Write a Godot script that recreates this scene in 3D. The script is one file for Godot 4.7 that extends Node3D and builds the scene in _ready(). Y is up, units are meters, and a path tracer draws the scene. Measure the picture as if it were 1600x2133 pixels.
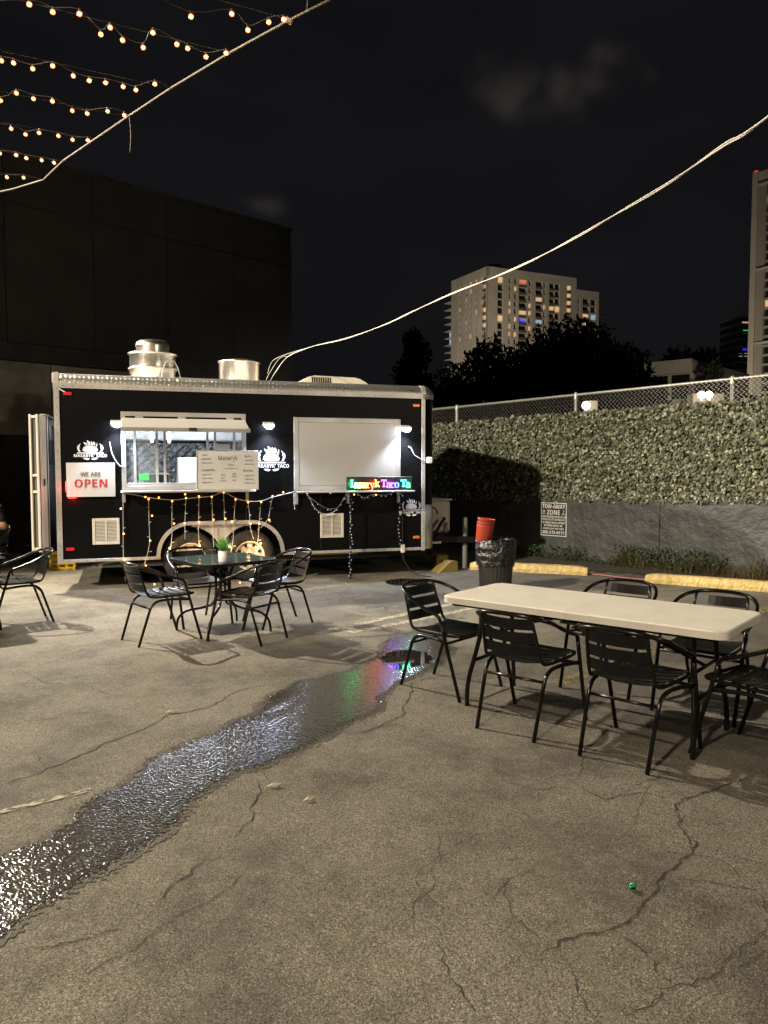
extends Node3D

var M := {}
var used := {}
var rng := RandomNumberGenerator.new()

# ------------------------------------------------------------------ naming helpers
func numbered(called: String) -> String:
	if not used.has(called):
		used[called] = 0
		return called
	used[called] += 1
	return "%s_%03d" % [called, used[called]]

func tag(o: Node3D, label: String, category := "", group := "", kind := "") -> Node3D:
	if label: o.set_meta("label", label)
	if category: o.set_meta("category", category)
	if group: o.set_meta("group", group)
	if kind: o.set_meta("kind", kind)
	return o

func thing(called: String, label: String, category: String, at := Vector3.ZERO, turn := 0.0, group := "") -> Node3D:
	var o := Node3D.new()
	o.name = numbered(called)
	o.position = at
	o.rotation.y = turn
	tag(o, label, category, group)
	add_child(o)
	return o

func obj(called: String, st, m: Material, parent: Node3D = null) -> MeshInstance3D:
	var o := MeshInstance3D.new()
	if st is SurfaceTool:
		st.generate_normals()
		o.mesh = st.commit()
	else:
		o.mesh = st
	o.material_override = m
	if parent == null:
		o.name = numbered(called)
		add_child(o)
	else:
		o.name = called
		parent.add_child(o, true)
	return o

func struct(called: String, st, m: Material, parent: Node3D = null) -> MeshInstance3D:
	var o := obj(called, st, m, parent)
	if parent == null: o.set_meta("kind", "structure")
	return o

func dup(root: Node3D, called: String, at: Vector3, turn: float, label: String) -> Node3D:
	var r: Node3D = root.duplicate()
	r.name = numbered(called)
	add_child(r)
	r.position = at
	r.rotation.y = turn
	r.set_meta("label", label)
	return r

# ------------------------------------------------------------------ shape helpers
func ns(flat := true) -> SurfaceTool:
	var st := SurfaceTool.new()
	st.begin(Mesh.PRIMITIVE_TRIANGLES)
	st.set_smooth_group(-1 if flat else 0)
	return st

func tri(st: SurfaceTool, a: Vector3, b: Vector3, c: Vector3) -> void: # counter-clockwise seen from outside
	st.add_vertex(a); st.add_vertex(c); st.add_vertex(b)

func quad(st: SurfaceTool, a: Vector3, b: Vector3, c: Vector3, d: Vector3) -> void:
	tri(st, a, b, c); tri(st, a, c, d)

func quad_o(st: SurfaceTool, a: Vector3, b: Vector3, c: Vector3, d: Vector3, out: Vector3) -> void:
	if (b - a).cross(c - a).dot(out) < 0: quad(st, a, d, c, b)
	else: quad(st, a, b, c, d)

func bx(st: SurfaceTool, c: Vector3, s: Vector3, ch := 0.0, T := Transform3D()) -> void:
	var h := s / 2.0
	ch = minf(ch, 0.49 * minf(h.x, minf(h.y, h.z)))
	for a in 3:
		var u := (a + 1) % 3
		var v := (a + 2) % 3
		for sg in [-1.0, 1.0]:
			var q := []
			for k in [[-1, -1], [1, -1], [1, 1], [-1, 1]]:
				var p := Vector3.ZERO
				p[a] = sg * h[a]; p[u] = k[0] * (h[u] - ch); p[v] = k[1] * (h[v] - ch)
				q.append(T * (c + p))
			var n := Vector3.ZERO
			n[a] = sg
			quad_o(st, q[0], q[1], q[2], q[3], T.basis * n)
	if ch <= 0.0: return
	for a in 3:
		var b := (a + 1) % 3
		var e := (a + 2) % 3
		for sa in [-1.0, 1.0]:
			for sb in [-1.0, 1.0]:
				var q := []
				for k in [[0, -1], [0, 1], [1, 1], [1, -1]]:
					var p := Vector3.ZERO
					p[a] = sa * (h[a] - (ch if k[0] else 0.0)); p[b] = sb * (h[b] - (0.0 if k[0] else ch)); p[e] = k[1] * (h[e] - ch)
					q.append(T * (c + p))
				var n := Vector3.ZERO
				n[a] = sa; n[b] = sb
				quad_o(st, q[0], q[1], q[2], q[3], T.basis * n)
	for sx in [-1.0, 1.0]:
		for sy in [-1.0, 1.0]:
			for sz in [-1.0, 1.0]:
				var s3 := Vector3(sx, sy, sz)
				var q := []
				for a in 3:
					var p := Vector3(sx * (h.x - ch), sy * (h.y - ch), sz * (h.z - ch))
					p[a] = s3[a] * h[a]
					q.append(T * (c + p))
				if (q[1] - q[0]).cross(q[2] - q[0]).dot(T.basis * s3) < 0: tri(st, q[0], q[2], q[1])
				else: tri(st, q[0], q[1], q[2])

func box(c: Vector3, s: Vector3, ch := 0.0) -> SurfaceTool:
	var st := ns()
	bx(st, c, s, ch)
	return st

func span(x0: float, x1: float, y0: float, y1: float, z0: float, z1: float, ch := 0.0) -> SurfaceTool:
	return box(Vector3(x0 + x1, y0 + y1, z0 + z1) / 2.0, Vector3(x1 - x0, y1 - y0, z1 - z0).abs(), ch)

func bend(pts: Array, cut: float, steps := 5) -> Array: # rounds the corners of a polyline
	var o := [pts[0]]
	for i in range(1, pts.size() - 1):
		var p: Vector3 = pts[i]
		var a: Vector3 = pts[i - 1]
		var b: Vector3 = pts[i + 1]
		var k := minf(cut, minf(p.distance_to(a), p.distance_to(b)) * 0.48)
		var s := p + (a - p).normalized() * k
		var e := p + (b - p).normalized() * k
		for j in steps + 1:
			var t := float(j) / steps
			o.append(s.lerp(p, t).lerp(p.lerp(e, t), t))
	o.append(pts[-1])
	return o

func smooth(pts: Array, per := 4) -> Array: # Catmull-Rom
	var o := []
	for i in pts.size() - 1:
		var p0: Vector3 = pts[maxi(i - 1, 0)]
		var p1: Vector3 = pts[i]
		var p2: Vector3 = pts[i + 1]
		var p3: Vector3 = pts[mini(i + 2, pts.size() - 1)]
		for j in per:
			o.append(p1.cubic_interpolate(p2, p0, p3, float(j) / per))
	o.append(pts[-1])
	return o

func tube(st: SurfaceTool, pts: Array, r: float, sides := 8, r_end := -1.0, caps := true) -> void:
	var n := pts.size()
	var rings := []
	var up := Vector3.UP
	var d0: Vector3 = (pts[1] - pts[0]).normalized()
	if absf(d0.dot(up)) > 0.95: up = Vector3.RIGHT
	var x := up.cross(d0).normalized()
	for i in n:
		var d: Vector3 = (pts[mini(i + 1, n - 1)] - pts[maxi(i - 1, 0)]).normalized()
		x = (x - d * x.dot(d)).normalized()
		var y := d.cross(x)
		var rr := r if r_end < 0 else lerpf(r, r_end, float(i) / (n - 1))
		var ring := []
		for k in sides:
			var a := TAU * k / sides
			ring.append(pts[i] + (x * cos(a) + y * sin(a)) * rr)
		rings.append(ring)
	for i in n - 1:
		for k in sides:
			var l := (k + 1) % sides
			quad(st, rings[i][k], rings[i][l], rings[i + 1][l], rings[i + 1][k])
	if caps:
		for k in sides - 2:
			tri(st, rings[0][0], rings[0][k + 2], rings[0][k + 1])
			tri(st, rings[n - 1][0], rings[n - 1][k + 1], rings[n - 1][k + 2])

func lathe(st: SurfaceTool, prof: Array, sides := 28, c := Vector3.ZERO, from := 0.0, to := TAU, T := Transform3D()) -> void: # prof: Vector2(radius, height) from bottom to top
	for i in prof.size() - 1:
		for k in sides:
			var a0 := lerpf(from, to, float(k) / sides)
			var a1 := lerpf(from, to, float(k + 1) / sides)
			var p := func(q: Vector2, a: float) -> Vector3: return T * (c + Vector3(cos(a) * q.x, q.y, -sin(a) * q.x))
			var q0: Vector2 = prof[i]
			var q1: Vector2 = prof[i + 1]
			if q0.x < 1e-5: tri(st, p.call(q0, a0), p.call(q1, a1), p.call(q1, a0))
			elif q1.x < 1e-5: tri(st, p.call(q0, a0), p.call(q0, a1), p.call(q1, a0))
			else: quad(st, p.call(q0, a0), p.call(q0, a1), p.call(q1, a1), p.call(q1, a0))

func prism(st: SurfaceTool, poly: PackedVector2Array, z0: float, z1: float, T := Transform3D()) -> void: # polygon in xy, extruded along z
	if Geometry2D.is_polygon_clockwise(poly): poly.reverse()
	var idx := Geometry2D.triangulate_polygon(poly)
	for i in range(0, idx.size(), 3):
		var a := poly[idx[i]]
		var b := poly[idx[i + 1]]
		var c := poly[idx[i + 2]]
		if (b - a).cross(c - a) < 0:
			var t := b
			b = c
			c = t
		tri(st, T * Vector3(a.x, a.y, z1), T * Vector3(b.x, b.y, z1), T * Vector3(c.x, c.y, z1))
		tri(st, T * Vector3(a.x, a.y, z0), T * Vector3(c.x, c.y, z0), T * Vector3(b.x, b.y, z0))
	for i in poly.size():
		var a := poly[i]
		var b := poly[(i + 1) % poly.size()]
		quad(st, T * Vector3(a.x, a.y, z0), T * Vector3(b.x, b.y, z0), T * Vector3(b.x, b.y, z1), T * Vector3(a.x, a.y, z1))

func ball(r: float, seg := 10, rings := 6) -> SphereMesh:
	var s := SphereMesh.new()
	s.radius = r; s.height = 2 * r; s.radial_segments = seg; s.rings = rings
	return s

func words(t: String, size: float, font := "sans", depth := 0.002, width := 0.0) -> TextMesh: # size: height of a capital
	var m := TextMesh.new()
	var f := SystemFont.new()
	f.font_names = PackedStringArray([{"sans": "Droid Sans", "serif": "Droid Serif", "mono": "Droid Sans Mono"}[font.trim_suffix("_bold")]])
	f.font_weight = 700 if font.ends_with("_bold") else 400
	m.font = f
	m.font_size = 32
	m.text = t
	m.pixel_size = size / 23.0
	m.depth = depth
	m.curve_step = 1.0
	m.horizontal_alignment = HORIZONTAL_ALIGNMENT_CENTER
	m.vertical_alignment = VERTICAL_ALIGNMENT_CENTER
	return m

func text(called: String, t: String, size: float, font: String, m: Material, parent: Node3D, at: Vector3, squeeze := 1.0, depth := 0.002) -> MeshInstance3D:
	var o := obj(called, words(t, size, font, depth), m, parent)
	o.position = at
	o.scale.x = squeeze
	return o

# ------------------------------------------------------------------ materials
func lin(r: float, g: float, b: float) -> Color: return Color(r, g, b).linear_to_srgb()

func mat(key: String, c: Color, rough := 0.6, metal := 0.0) -> StandardMaterial3D:
	var m := StandardMaterial3D.new()
	m.albedo_color = c
	m.roughness = rough
	m.metallic = metal
	m.resource_name = key
	M[key] = m
	return m

func glow(key: String, c: Color, k: float) -> StandardMaterial3D:
	var m := mat(key, lin(0.5, 0.5, 0.5), 0.4)
	m.emission_enabled = true
	m.emission = c
	m.emission_energy_multiplier = k
	return m

func noise(kind: int, freq: float, oct: int, sd: int, size: int, ramp = null, normal := 0.0, gain := 0.5) -> NoiseTexture2D:
	var f := FastNoiseLite.new()
	f.noise_type = kind
	f.frequency = freq
	f.fractal_octaves = oct
	f.fractal_gain = gain
	f.seed = sd
	if oct <= 1: f.fractal_type = FastNoiseLite.FRACTAL_NONE
	var t := NoiseTexture2D.new()
	t.width = size; t.height = size
	t.seamless = true
	t.noise = f
	if ramp:
		var g := Gradient.new()
		g.offsets = PackedFloat32Array(ramp.map(func(e): return e[0]))
		g.colors = PackedColorArray(ramp.map(func(e): return e[1]))
		t.color_ramp = g
	if normal > 0.0:
		t.as_normal_map = true
		t.bump_strength = normal
	return t

func tri_uv(m: StandardMaterial3D, s: float, world := false) -> StandardMaterial3D:
	m.uv1_triplanar = true
	m.uv1_world_triplanar = world
	m.uv1_scale = Vector3.ONE * s
	return m

func mottle(m: StandardMaterial3D, a: Color, b: Color, s: float, freq := 0.02, sd := 1, world := false) -> StandardMaterial3D:
	m.albedo_color = Color.WHITE
	m.albedo_texture = noise(FastNoiseLite.TYPE_SIMPLEX_SMOOTH, freq, 5, sd, 256, [[0.25, a], [0.75, b]])
	return tri_uv(m, s, world)

func _ready() -> void:
	rng.seed = 7
	# ---- camera
	var cam := Camera3D.new()
	cam.name = "camera"
	cam.position = Vector3(0, 1.6, 0)
	cam.rotation_degrees.x = -3.38
	cam.fov = 67.372
	cam.near = 0.05
	cam.far = 4000.0
	add_child(cam)
	cam.current = true
	# ---- night sky
	var env := Environment.new()
	env.background_mode = Environment.BG_SKY
	var sky := Sky.new()
	sky.sky_material = night_sky()
	env.sky = sky
	env.tonemap_mode = Environment.TONE_MAPPER_LINEAR
	env.tonemap_exposure = 1.18
	env.sdfgi_enabled = true
	env.ssao_enabled = true
	env.ssil_enabled = true
	var we := WorldEnvironment.new()
	we.name = "world"
	we.environment = env
	add_child(we)
	make_materials()
	# ---- lamps of the yard and one added fill lamp (flood lights outside the frame, each with its fitting)
	flood_lamp_wall()
	pole_lamp(Vector3(-13.0, 0, 3.0), 10.5, Vector3(0.9, 1.7, -13.4), 560.0, 17.5, Color(1.0, 0.955, 0.85), "tall pole flood light beyond the left edge, aimed at the ivy fence")
	pole_lamp(Vector3(15.0, 0, 6.0), 6.2, Vector3(-6.0, 2.6, -14.0), 50.0, 17.0, Color(1.0, 0.93, 0.83), "shorter pole flood light beyond the right edge, aimed at the dark building")
	pole_lamp(Vector3(-3.4, 0, 3.0), 6.5, Vector3(0.6, 0, -1.6), 60.0, 38.0, Color(1.0, 0.945, 0.84), "added pole flood light behind the camera, filling the near part of the lot")  # unseen lamp added as fill light for the foreground
	# ---- setting
	ground()
	dark_building()
	boundary_wall()
	ivy_fence()
	far_city()
	trees()
	# ---- the trailer and what hangs on it
	trailer()
	trailer_things()
	fairy_lights()
	# ---- furniture
	glass_table_group()
	folding_table_group()
	left_edge()
	trash_and_clutter()
	wheel_stops()
	weeds()
	string_lights()
	power_cable()
	litter()

func night_sky() -> PanoramaSkyMaterial:
	var w := 1024
	var h := 512
	var im := Image.create(w, h, false, Image.FORMAT_RGBF)
	var f := FastNoiseLite.new()
	f.seed = 4
	f.frequency = 0.03
	f.fractal_octaves = 5
	var clouds := [[8.4, 25.2, 2.2, 1.6, 0.013], [11.2, 24.0, 3.4, 1.2, 0.005], [14.6, 25.2, 2.9, 1.5, 0.017], [15.9, 26.2, 1.8, 1.1, 0.008], [-8.8, 18.2, 1.7, 0.9, 0.016]]
	for y in h:
		var el := 90.0 - (y + 0.5) / h * 180.0
		for x in w:
			var az := fposmod((x + 0.5) / w * 360.0 + 180.0, 360.0) - 180.0 # the middle of the view is column 0
			var t := clampf(el / 60.0, 0, 1)
			var c := Color(0.0058, 0.0056, 0.0066).lerp(Color(0.0046, 0.0046, 0.0054), t)
			var n := f.get_noise_2d(az * 8.0, el * 8.0)
			var broad := f.get_noise_2d(az * 1.4 + 90.0, y * 1.2) * smoothstep(180.0, 120.0, absf(az))
			c = c * (1.0 + 0.25 * broad)
			for k in clouds:
				var d := Vector2((az - k[0]) / k[2], (el - k[1]) / k[3]).length()
				var a := smoothstep(1.2, 0.1, d + n * 0.9)
				c += Color(k[4], k[4] * 0.76, k[4] * 0.66) * a
			im.set_pixel(x, y, Color(c.r, c.g, c.b))
	var m := PanoramaSkyMaterial.new()
	m.panorama = ImageTexture.create_from_image(im)
	return m

func make_materials() -> void:
	var N := FastNoiseLite.TYPE_SIMPLEX_SMOOTH
	# asphalt: fine speckle on world axes, bump of aggregate, broad stains on UV2
	var a := mat("asphalt", Color.WHITE, 0.9)
	a.albedo_texture = noise(FastNoiseLite.TYPE_VALUE, 0.27, 3, 3, 1024, [[0.2, lin(0.035, 0.031, 0.025)], [0.36, lin(0.124, 0.109, 0.086)], [0.56, lin(0.186, 0.164, 0.129)], [0.7, lin(0.265, 0.234, 0.184)], [0.84, lin(0.5, 0.455, 0.38)]], 0.0, 0.7)
	a.heightmap_enabled = true
	a.heightmap_texture = noise(FastNoiseLite.TYPE_VALUE, 0.2, 3, 11, 1024, null, 0.0, 0.7)
	a.heightmap_scale = 0.4
	tri_uv(a, 0.82, true)
	a.detail_enabled = true
	a.detail_blend_mode = BaseMaterial3D.BLEND_MODE_MUL
	a.detail_uv_layer = BaseMaterial3D.DETAIL_UV_2
	a.detail_albedo = noise(N, 0.012, 6, 21, 1024, [[0.2, Color(0.74, 0.73, 0.72)], [0.42, Color(0.88, 0.875, 0.865)], [0.56, Color(0.95, 0.945, 0.93)], [0.75, Color(1, 1, 1)]], 0.0, 0.82)
	var w := mat("wet_asphalt", lin(0.045, 0.04, 0.033), 0.15)
	w.metallic_specular = 0.5
	var d := mat("damp_asphalt", lin(0.1, 0.089, 0.071), 0.62)
	d.heightmap_enabled = true
	d.heightmap_texture = a.heightmap_texture
	d.metallic_specular = 0.25
	d.heightmap_scale = 0.6
	tri_uv(d, 0.62, true)
	mat("puddle_water", lin(0.018, 0.016, 0.012), 0.03)
	mat("crack_shade", lin(0.034, 0.03, 0.024), 0.95)  # dark tone stands for the shade down in the cracks
	worn(mat("line_pale", lin(0.42, 0.375, 0.27), 0.8), 0.4)
	worn(mat("line_yellow", lin(0.44, 0.33, 0.11), 0.8), 0.5)
	# trailer
	var bk := mat("black_skin", lin(0.0045, 0.0045, 0.005), 0.4)
	bk.metallic_specular = 0.22
	bk.heightmap_enabled = true
	bk.heightmap_texture = noise(N, 0.01, 3, 31, 256)
	bk.heightmap_scale = 0.35
	tri_uv(bk, 0.8)
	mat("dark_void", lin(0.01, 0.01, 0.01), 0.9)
	var al := mat("aluminium", lin(0.55, 0.53, 0.5), 0.42, 0.5)
	mottle(al, lin(0.44, 0.42, 0.4), lin(0.58, 0.56, 0.53), 0.7, 0.008, 33)
	var sp := mat("spun_metal", lin(0.72, 0.68, 0.62), 0.3, 1.0)
	sp.heightmap_enabled = true
	sp.heightmap_texture = noise(N, 0.03, 3, 35, 256)
	sp.heightmap_scale = 0.15
	sp.uv1_scale = Vector3(1, 8, 1)
	tri_uv(sp, 2.0)
	var dp := mat("diamond_plate", lin(0.6, 0.58, 0.54), 0.36, 0.9)
	dp.heightmap_enabled = true
	dp.heightmap_texture = ImageTexture.create_from_image(tread_relief())
	dp.heightmap_scale = 0.5
	tri_uv(dp, 9.0)
	mat("white_panel", lin(0.66, 0.63, 0.6), 0.42)
	mat("shutter_grey", lin(0.4, 0.38, 0.365), 0.4)
	mat("white_paint", lin(0.72, 0.7, 0.66), 0.5)
	mat("off_white", lin(0.62, 0.56, 0.46), 0.55)
	mat("board_white", lin(0.55, 0.53, 0.51), 0.25)
	mat("vent_cream", lin(0.62, 0.57, 0.49), 0.5)
	mat("marker_ink", lin(0.08, 0.075, 0.07), 0.8)
	mat("logo_white", lin(0.8, 0.8, 0.82), 0.5)
	mat("letter_black", lin(0.03, 0.03, 0.03), 0.6)
	mat("letter_red", lin(0.42, 0.02, 0.03), 0.6)
	mat("lens_red", lin(0.5, 0.02, 0.03), 0.2)
	mat("lens_amber", lin(0.75, 0.18, 0.02), 0.2)
	mat("green_paper", lin(0.06, 0.62, 0.12), 0.7)
	mottle(mat("steel_inside", Color.WHITE, 0.24, 0.8), lin(0.5, 0.52, 0.55), lin(0.62, 0.64, 0.67), 2.0)
	mat("black_plastic", lin(0.018, 0.018, 0.018), 0.4)
	mat("black_iron", lin(0.007, 0.0065, 0.006), 0.24)
	M["black_iron"].metallic_specular = 0.42
	var sl := mat("slat_black", lin(0.008, 0.008, 0.009), 0.3, 0.0)
	sl.metallic_specular = 0.42
	mottle(mat("rubber", Color.WHITE, 0.85), lin(0.012, 0.012, 0.012), lin(0.024, 0.023, 0.022), 3.0)
	mottle(mat("rim_white", Color.WHITE, 0.45), lin(0.6, 0.57, 0.52), lin(0.72, 0.7, 0.66), 4.0, 0.03, 5)
	var gl := mat("window_glass", Color(0.9, 0.95, 0.95, 0.06), 0.02)
	gl.transparency = BaseMaterial3D.TRANSPARENCY_ALPHA
	var tg := mat("table_glass", lin(0.035, 0.06, 0.06), 0.07)
	tg.heightmap_enabled = true
	tg.heightmap_texture = noise(FastNoiseLite.TYPE_CELLULAR, 0.06, 1, 41, 512)
	tg.heightmap_scale = 0.03
	tri_uv(tg, 1.4)
	tg.albedo_color = Color.WHITE
	tg.albedo_texture = noise(FastNoiseLite.TYPE_CELLULAR, 0.07, 2, 42, 512, [[0.1, lin(0.028, 0.05, 0.05)], [0.8, lin(0.09, 0.13, 0.125)]])
	var tp := mat("table_plastic", Color.WHITE, 0.5)
	mottle(tp, lin(0.72, 0.67, 0.59), lin(0.78, 0.73, 0.65), 1.2, 0.01, 6)
	tp.heightmap_enabled = true
	tp.heightmap_texture = noise(N, 0.12, 2, 44, 512)
	tp.heightmap_scale = 0.04
	# masonry
	var cw := mat("painted_block", Color.WHITE, 0.55)
	mottle(cw, lin(0.058, 0.057, 0.058), lin(0.078, 0.076, 0.076), 0.35, 0.02, 8)
	cw.heightmap_enabled = true
	cw.heightmap_texture = noise(N, 0.02, 6, 45, 512, null, 0.0, 0.65)
	cw.heightmap_scale = 2.2
	mottle(mat("dark_panel", Color.WHITE, 0.85), lin(0.015, 0.0145, 0.014), lin(0.022, 0.021, 0.02), 0.25, 0.012, 9)
	var co := mottle(mat("grey_concrete", Color.WHITE, 0.9), lin(0.1, 0.096, 0.088), lin(0.2, 0.19, 0.175), 0.3, 0.014, 10)
	co.heightmap_enabled = true
	co.heightmap_texture = noise(N, 0.03, 5, 46, 512)
	co.heightmap_scale = 1.0
	mottle(mat("black_base", Color.WHITE, 0.8), lin(0.01, 0.01, 0.01), lin(0.02, 0.02, 0.02), 0.4)
	var gv := mat("galvanised", lin(0.62, 0.6, 0.56), 0.45, 0.6)
	tri_uv(gv, 2.0)
	var lf := mat("ivy_leaf", Color.WHITE, 0.5)
	lf.vertex_color_use_as_albedo = true
	lf.backlight_enabled = true
	lf.backlight = Color(0.25, 0.25, 0.2)
	mat("hedge_backing", lin(0.02, 0.022, 0.012), 0.9)
	var tl := mat("tree_leaf", Color.WHITE, 0.6)
	tl.vertex_color_use_as_albedo = true
	mat("bark", lin(0.06, 0.05, 0.04), 0.9)
	var gs := mat("weed_blade", Color.WHITE, 0.7)
	gs.vertex_color_use_as_albedo = true
	var ws := mottle(mat("yellow_concrete", Color.WHITE, 0.75), lin(0.46, 0.33, 0.115), lin(0.66, 0.49, 0.21), 1.3, 0.03, 12)
	ws.heightmap_enabled = true
	ws.heightmap_texture = noise(N, 0.04, 5, 47, 512)
	ws.heightmap_scale = 1.2
	mat("yellow_plastic", lin(0.62, 0.42, 0.02), 0.45)
	mat("orange_plastic", lin(0.27, 0.03, 0.012), 0.45)
	mat("dull_yellow", lin(0.2, 0.145, 0.035), 0.8)
	mat("dull_steel", lin(0.16, 0.155, 0.15), 0.6)
	var bag := mat("bin_bag", lin(0.009, 0.009, 0.009), 0.3)
	bag.heightmap_enabled = true
	bag.heightmap_texture = noise(N, 0.018, 4, 48, 256)
	bag.heightmap_scale = 3.5
	tri_uv(bag, 2.2)
	mat("rope", lin(0.3, 0.27, 0.22), 0.8)
	mat("cable_white", lin(0.72, 0.68, 0.58), 0.55)
	mat("wire_thin", lin(0.04, 0.033, 0.025), 0.6)
	mat("wire_white", lin(0.55, 0.55, 0.55), 0.6)
	mat("leaf_litter", lin(0.5, 0.42, 0.32), 0.8)
	mat("bottle_green", lin(0.01, 0.25, 0.08), 0.3)
	mat("fern", lin(0.06, 0.22, 0.035), 0.55)
	M["fern"].backlight_enabled = true
	M["fern"].backlight = Color(0.3, 0.4, 0.2)
	mat("skin", lin(0.5, 0.28, 0.18), 0.55)
	M["skin"].subsurf_scatter_enabled = true
	M["skin"].subsurf_scatter_strength = 0.1
	mat("black_cloth", lin(0.012, 0.012, 0.014), 0.9)
	mat("dark_hair", lin(0.015, 0.011, 0.008), 0.6)
	# city
	mottle(mat("tower_white", Color.WHITE, 0.85), lin(0.5, 0.46, 0.39), lin(0.58, 0.53, 0.45), 0.02)
	mat("tower_grey", lin(0.33, 0.3, 0.255), 0.85)
	mat("tower_dark", lin(0.12, 0.11, 0.1), 0.85)
	mat("night_glass", lin(0.02, 0.02, 0.022), 0.15)
	# lights
	glow("glow_led", Color(0.86, 0.9, 1.0), 22.0)
	glow("glow_warm", Color(1.0, 0.64, 0.28), 3.6)
	glow("glow_string", Color(1.0, 0.78, 0.55), 5.0)
	var sh := glow("glow_halo_shell", Color(1.0, 0.56, 0.26), 1.5)  # glare halo of the string bulbs, put into a glowing orange shell
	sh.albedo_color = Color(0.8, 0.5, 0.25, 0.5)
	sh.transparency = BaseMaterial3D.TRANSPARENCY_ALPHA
	glow("glow_cool_mini", Color(0.75, 0.8, 1.0), 0.8)
	glow("glow_tube", Color(0.9, 0.95, 1.0), 7.0)
	glow("glow_red", Color(1.0, 0.05, 0.06), 2.5)
	glow("glow_flood", Color(1.0, 0.925, 0.8), 9.0)
	glow("window_warm", Color(1.0, 0.8, 0.56), 0.5)
	glow("window_orange", Color(1.0, 0.55, 0.33), 0.4)
	glow("window_cool", Color(0.7, 0.85, 1.0), 0.35)
	glow("window_blue", Color(0.25, 0.15, 1.0), 0.45)
	glow("window_green", Color(0.1, 1.0, 0.45), 0.5)

func worn(m: StandardMaterial3D, cut: float) -> void: # paint worn through to the asphalt
	var f := noise(FastNoiseLite.TYPE_SIMPLEX_SMOOTH, 0.035, 5, 51, 512, [[0.0, Color(1, 1, 1, 0)], [cut - 0.09, Color(0.75, 0.75, 0.75, 0)], [cut + 0.08, Color(0.9, 0.9, 0.9, 1)], [1.0, Color(1, 1, 1, 1)]], 0.0, 0.7)
	m.albedo_texture = f
	m.transparency = BaseMaterial3D.TRANSPARENCY_ALPHA_SCISSOR
	m.alpha_scissor_threshold = 0.5
	tri_uv(m, 0.8, true)

func tread_relief() -> Image: # raised lozenges of tread plate
	var im := Image.create(128, 128, false, Image.FORMAT_L8)
	im.fill(Color.BLACK)
	for y in 128:
		for x in 128:
			var h := 0.0
			for k in 4:
				var c := Vector2(32 + 64 * (k % 2), 32 + 64 * (k / 2))
				for dx in [-128, 0, 128]:
					for dy in [-128, 0, 128]:
						var p := Vector2(x + dx, y + dy) - c
						p = p.rotated(PI / 4 if (k % 2) == (k / 2) else -PI / 4)
						h = maxf(h, clampf(1.0 - Vector2(p.x / 30.0, p.y / 9.0).length(), 0, 1))
			h = smoothstep(0.0, 0.5, h)
			im.set_pixel(x, y, Color(h, h, h))
	return im

# ------------------------------------------------------------------ lamps outside the frame
func spot(parent: Node3D, at: Vector3, aim: Vector3, e: float, angle: float, blend: float, size: float, c: Color, called := "light") -> SpotLight3D:
	var l := SpotLight3D.new()
	l.name = called
	l.light_energy = e
	l.light_color = c
	l.light_size = size
	l.spot_angle = angle
	l.spot_angle_attenuation = blend
	l.spot_range = 120.0
	l.spot_attenuation = 2.0
	l.shadow_enabled = true
	parent.add_child(l, true)
	l.look_at_from_position(parent.to_global(at), aim, Vector3.UP if absf((aim - parent.to_global(at)).normalized().y) < 0.98 else Vector3.RIGHT)
	return l

func omni(parent: Node3D, at: Vector3, e: float, c: Color, size := 0.02, called := "light") -> OmniLight3D:
	var l := OmniLight3D.new()
	l.name = called
	l.light_energy = e
	l.light_color = c
	l.light_size = size
	l.omni_range = 60.0
	l.omni_attenuation = 2.0
	l.shadow_enabled = true
	l.position = at
	parent.add_child(l, true)
	return l

func flood_head(parent: Node3D, at: Vector3, aim: Vector3, e: float, angle: float, blend: float, c: Color, size := 0.12) -> void:
	var d := (aim - (parent.position + at)).normalized()
	var T := Transform3D(Basis.looking_at(d), at)
	var st := ns()
	bx(st, Vector3(0, 0, 0.09), Vector3(0.42, 0.32, 0.12), 0.02, T)
	bx(st, Vector3(0, 0.19, -0.03), Vector3(0.42, 0.015, 0.14), 0.0, T)
	obj("lamp_housing", st, M["black_plastic"], parent)
	var g := ns()
	bx(g, Vector3(0, 0, 0.024), Vector3(0.36, 0.26, 0.012), 0.0, T)
	obj("lamp_glass", g, M["glow_flood"], parent)
	spot(parent, at + d * 0.05, aim, e, angle, blend, size, c)

func flood_lamp_wall() -> void:
	var t := thing("wall_flood_light", "black flood light on a bracket high on the dark building, beyond the left edge", "flood light", Vector3(-8.65, 6.55, -12.35))
	var st := ns()
	tube(st, [Vector3(0, 0, 0), Vector3(0.25, 0.25, 0.25)], 0.03)
	bx(st, Vector3(-0.01, 0, -0.01), Vector3(0.2, 0.2, 0.05), 0.01, Transform3D(Basis(Vector3.UP, PI / 4), Vector3.ZERO))
	obj("bracket", st, M["black_plastic"], t)
	flood_head(t, Vector3(0.3, 0.38, 0.3), Vector3(0.4, 0, -4.0), 215.0, 46.0, 0.6, Color(1.0, 0.955, 0.865), 0.09)

func pole_lamp(at: Vector3, h: float, aim: Vector3, e: float, angle: float, c: Color, label: String) -> void:
	var t := thing("pole_flood_light", label, "flood light", at)
	var st := ns(false)
	tube(st, [Vector3.ZERO, Vector3(0, h + 0.3, 0)], 0.09, 10, 0.05)
	obj("pole", st, M["galvanised"], t)
	var b := ns()
	bx(b, Vector3(0, 0.15, 0), Vector3(0.4, 0.3, 0.4), 0.03)
	obj("footing", b, M["grey_concrete"], t)
	flood_head(t, Vector3(0, h, 0) + (aim - at).normalized() * Vector3(0.35, 0, 0.35), aim, e, angle, 0.5, c, 0.24)

# ------------------------------------------------------------------ ground
func v3(p: Array, y := 0.0) -> Vector3: return Vector3(p[0], y, p[1])

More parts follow.
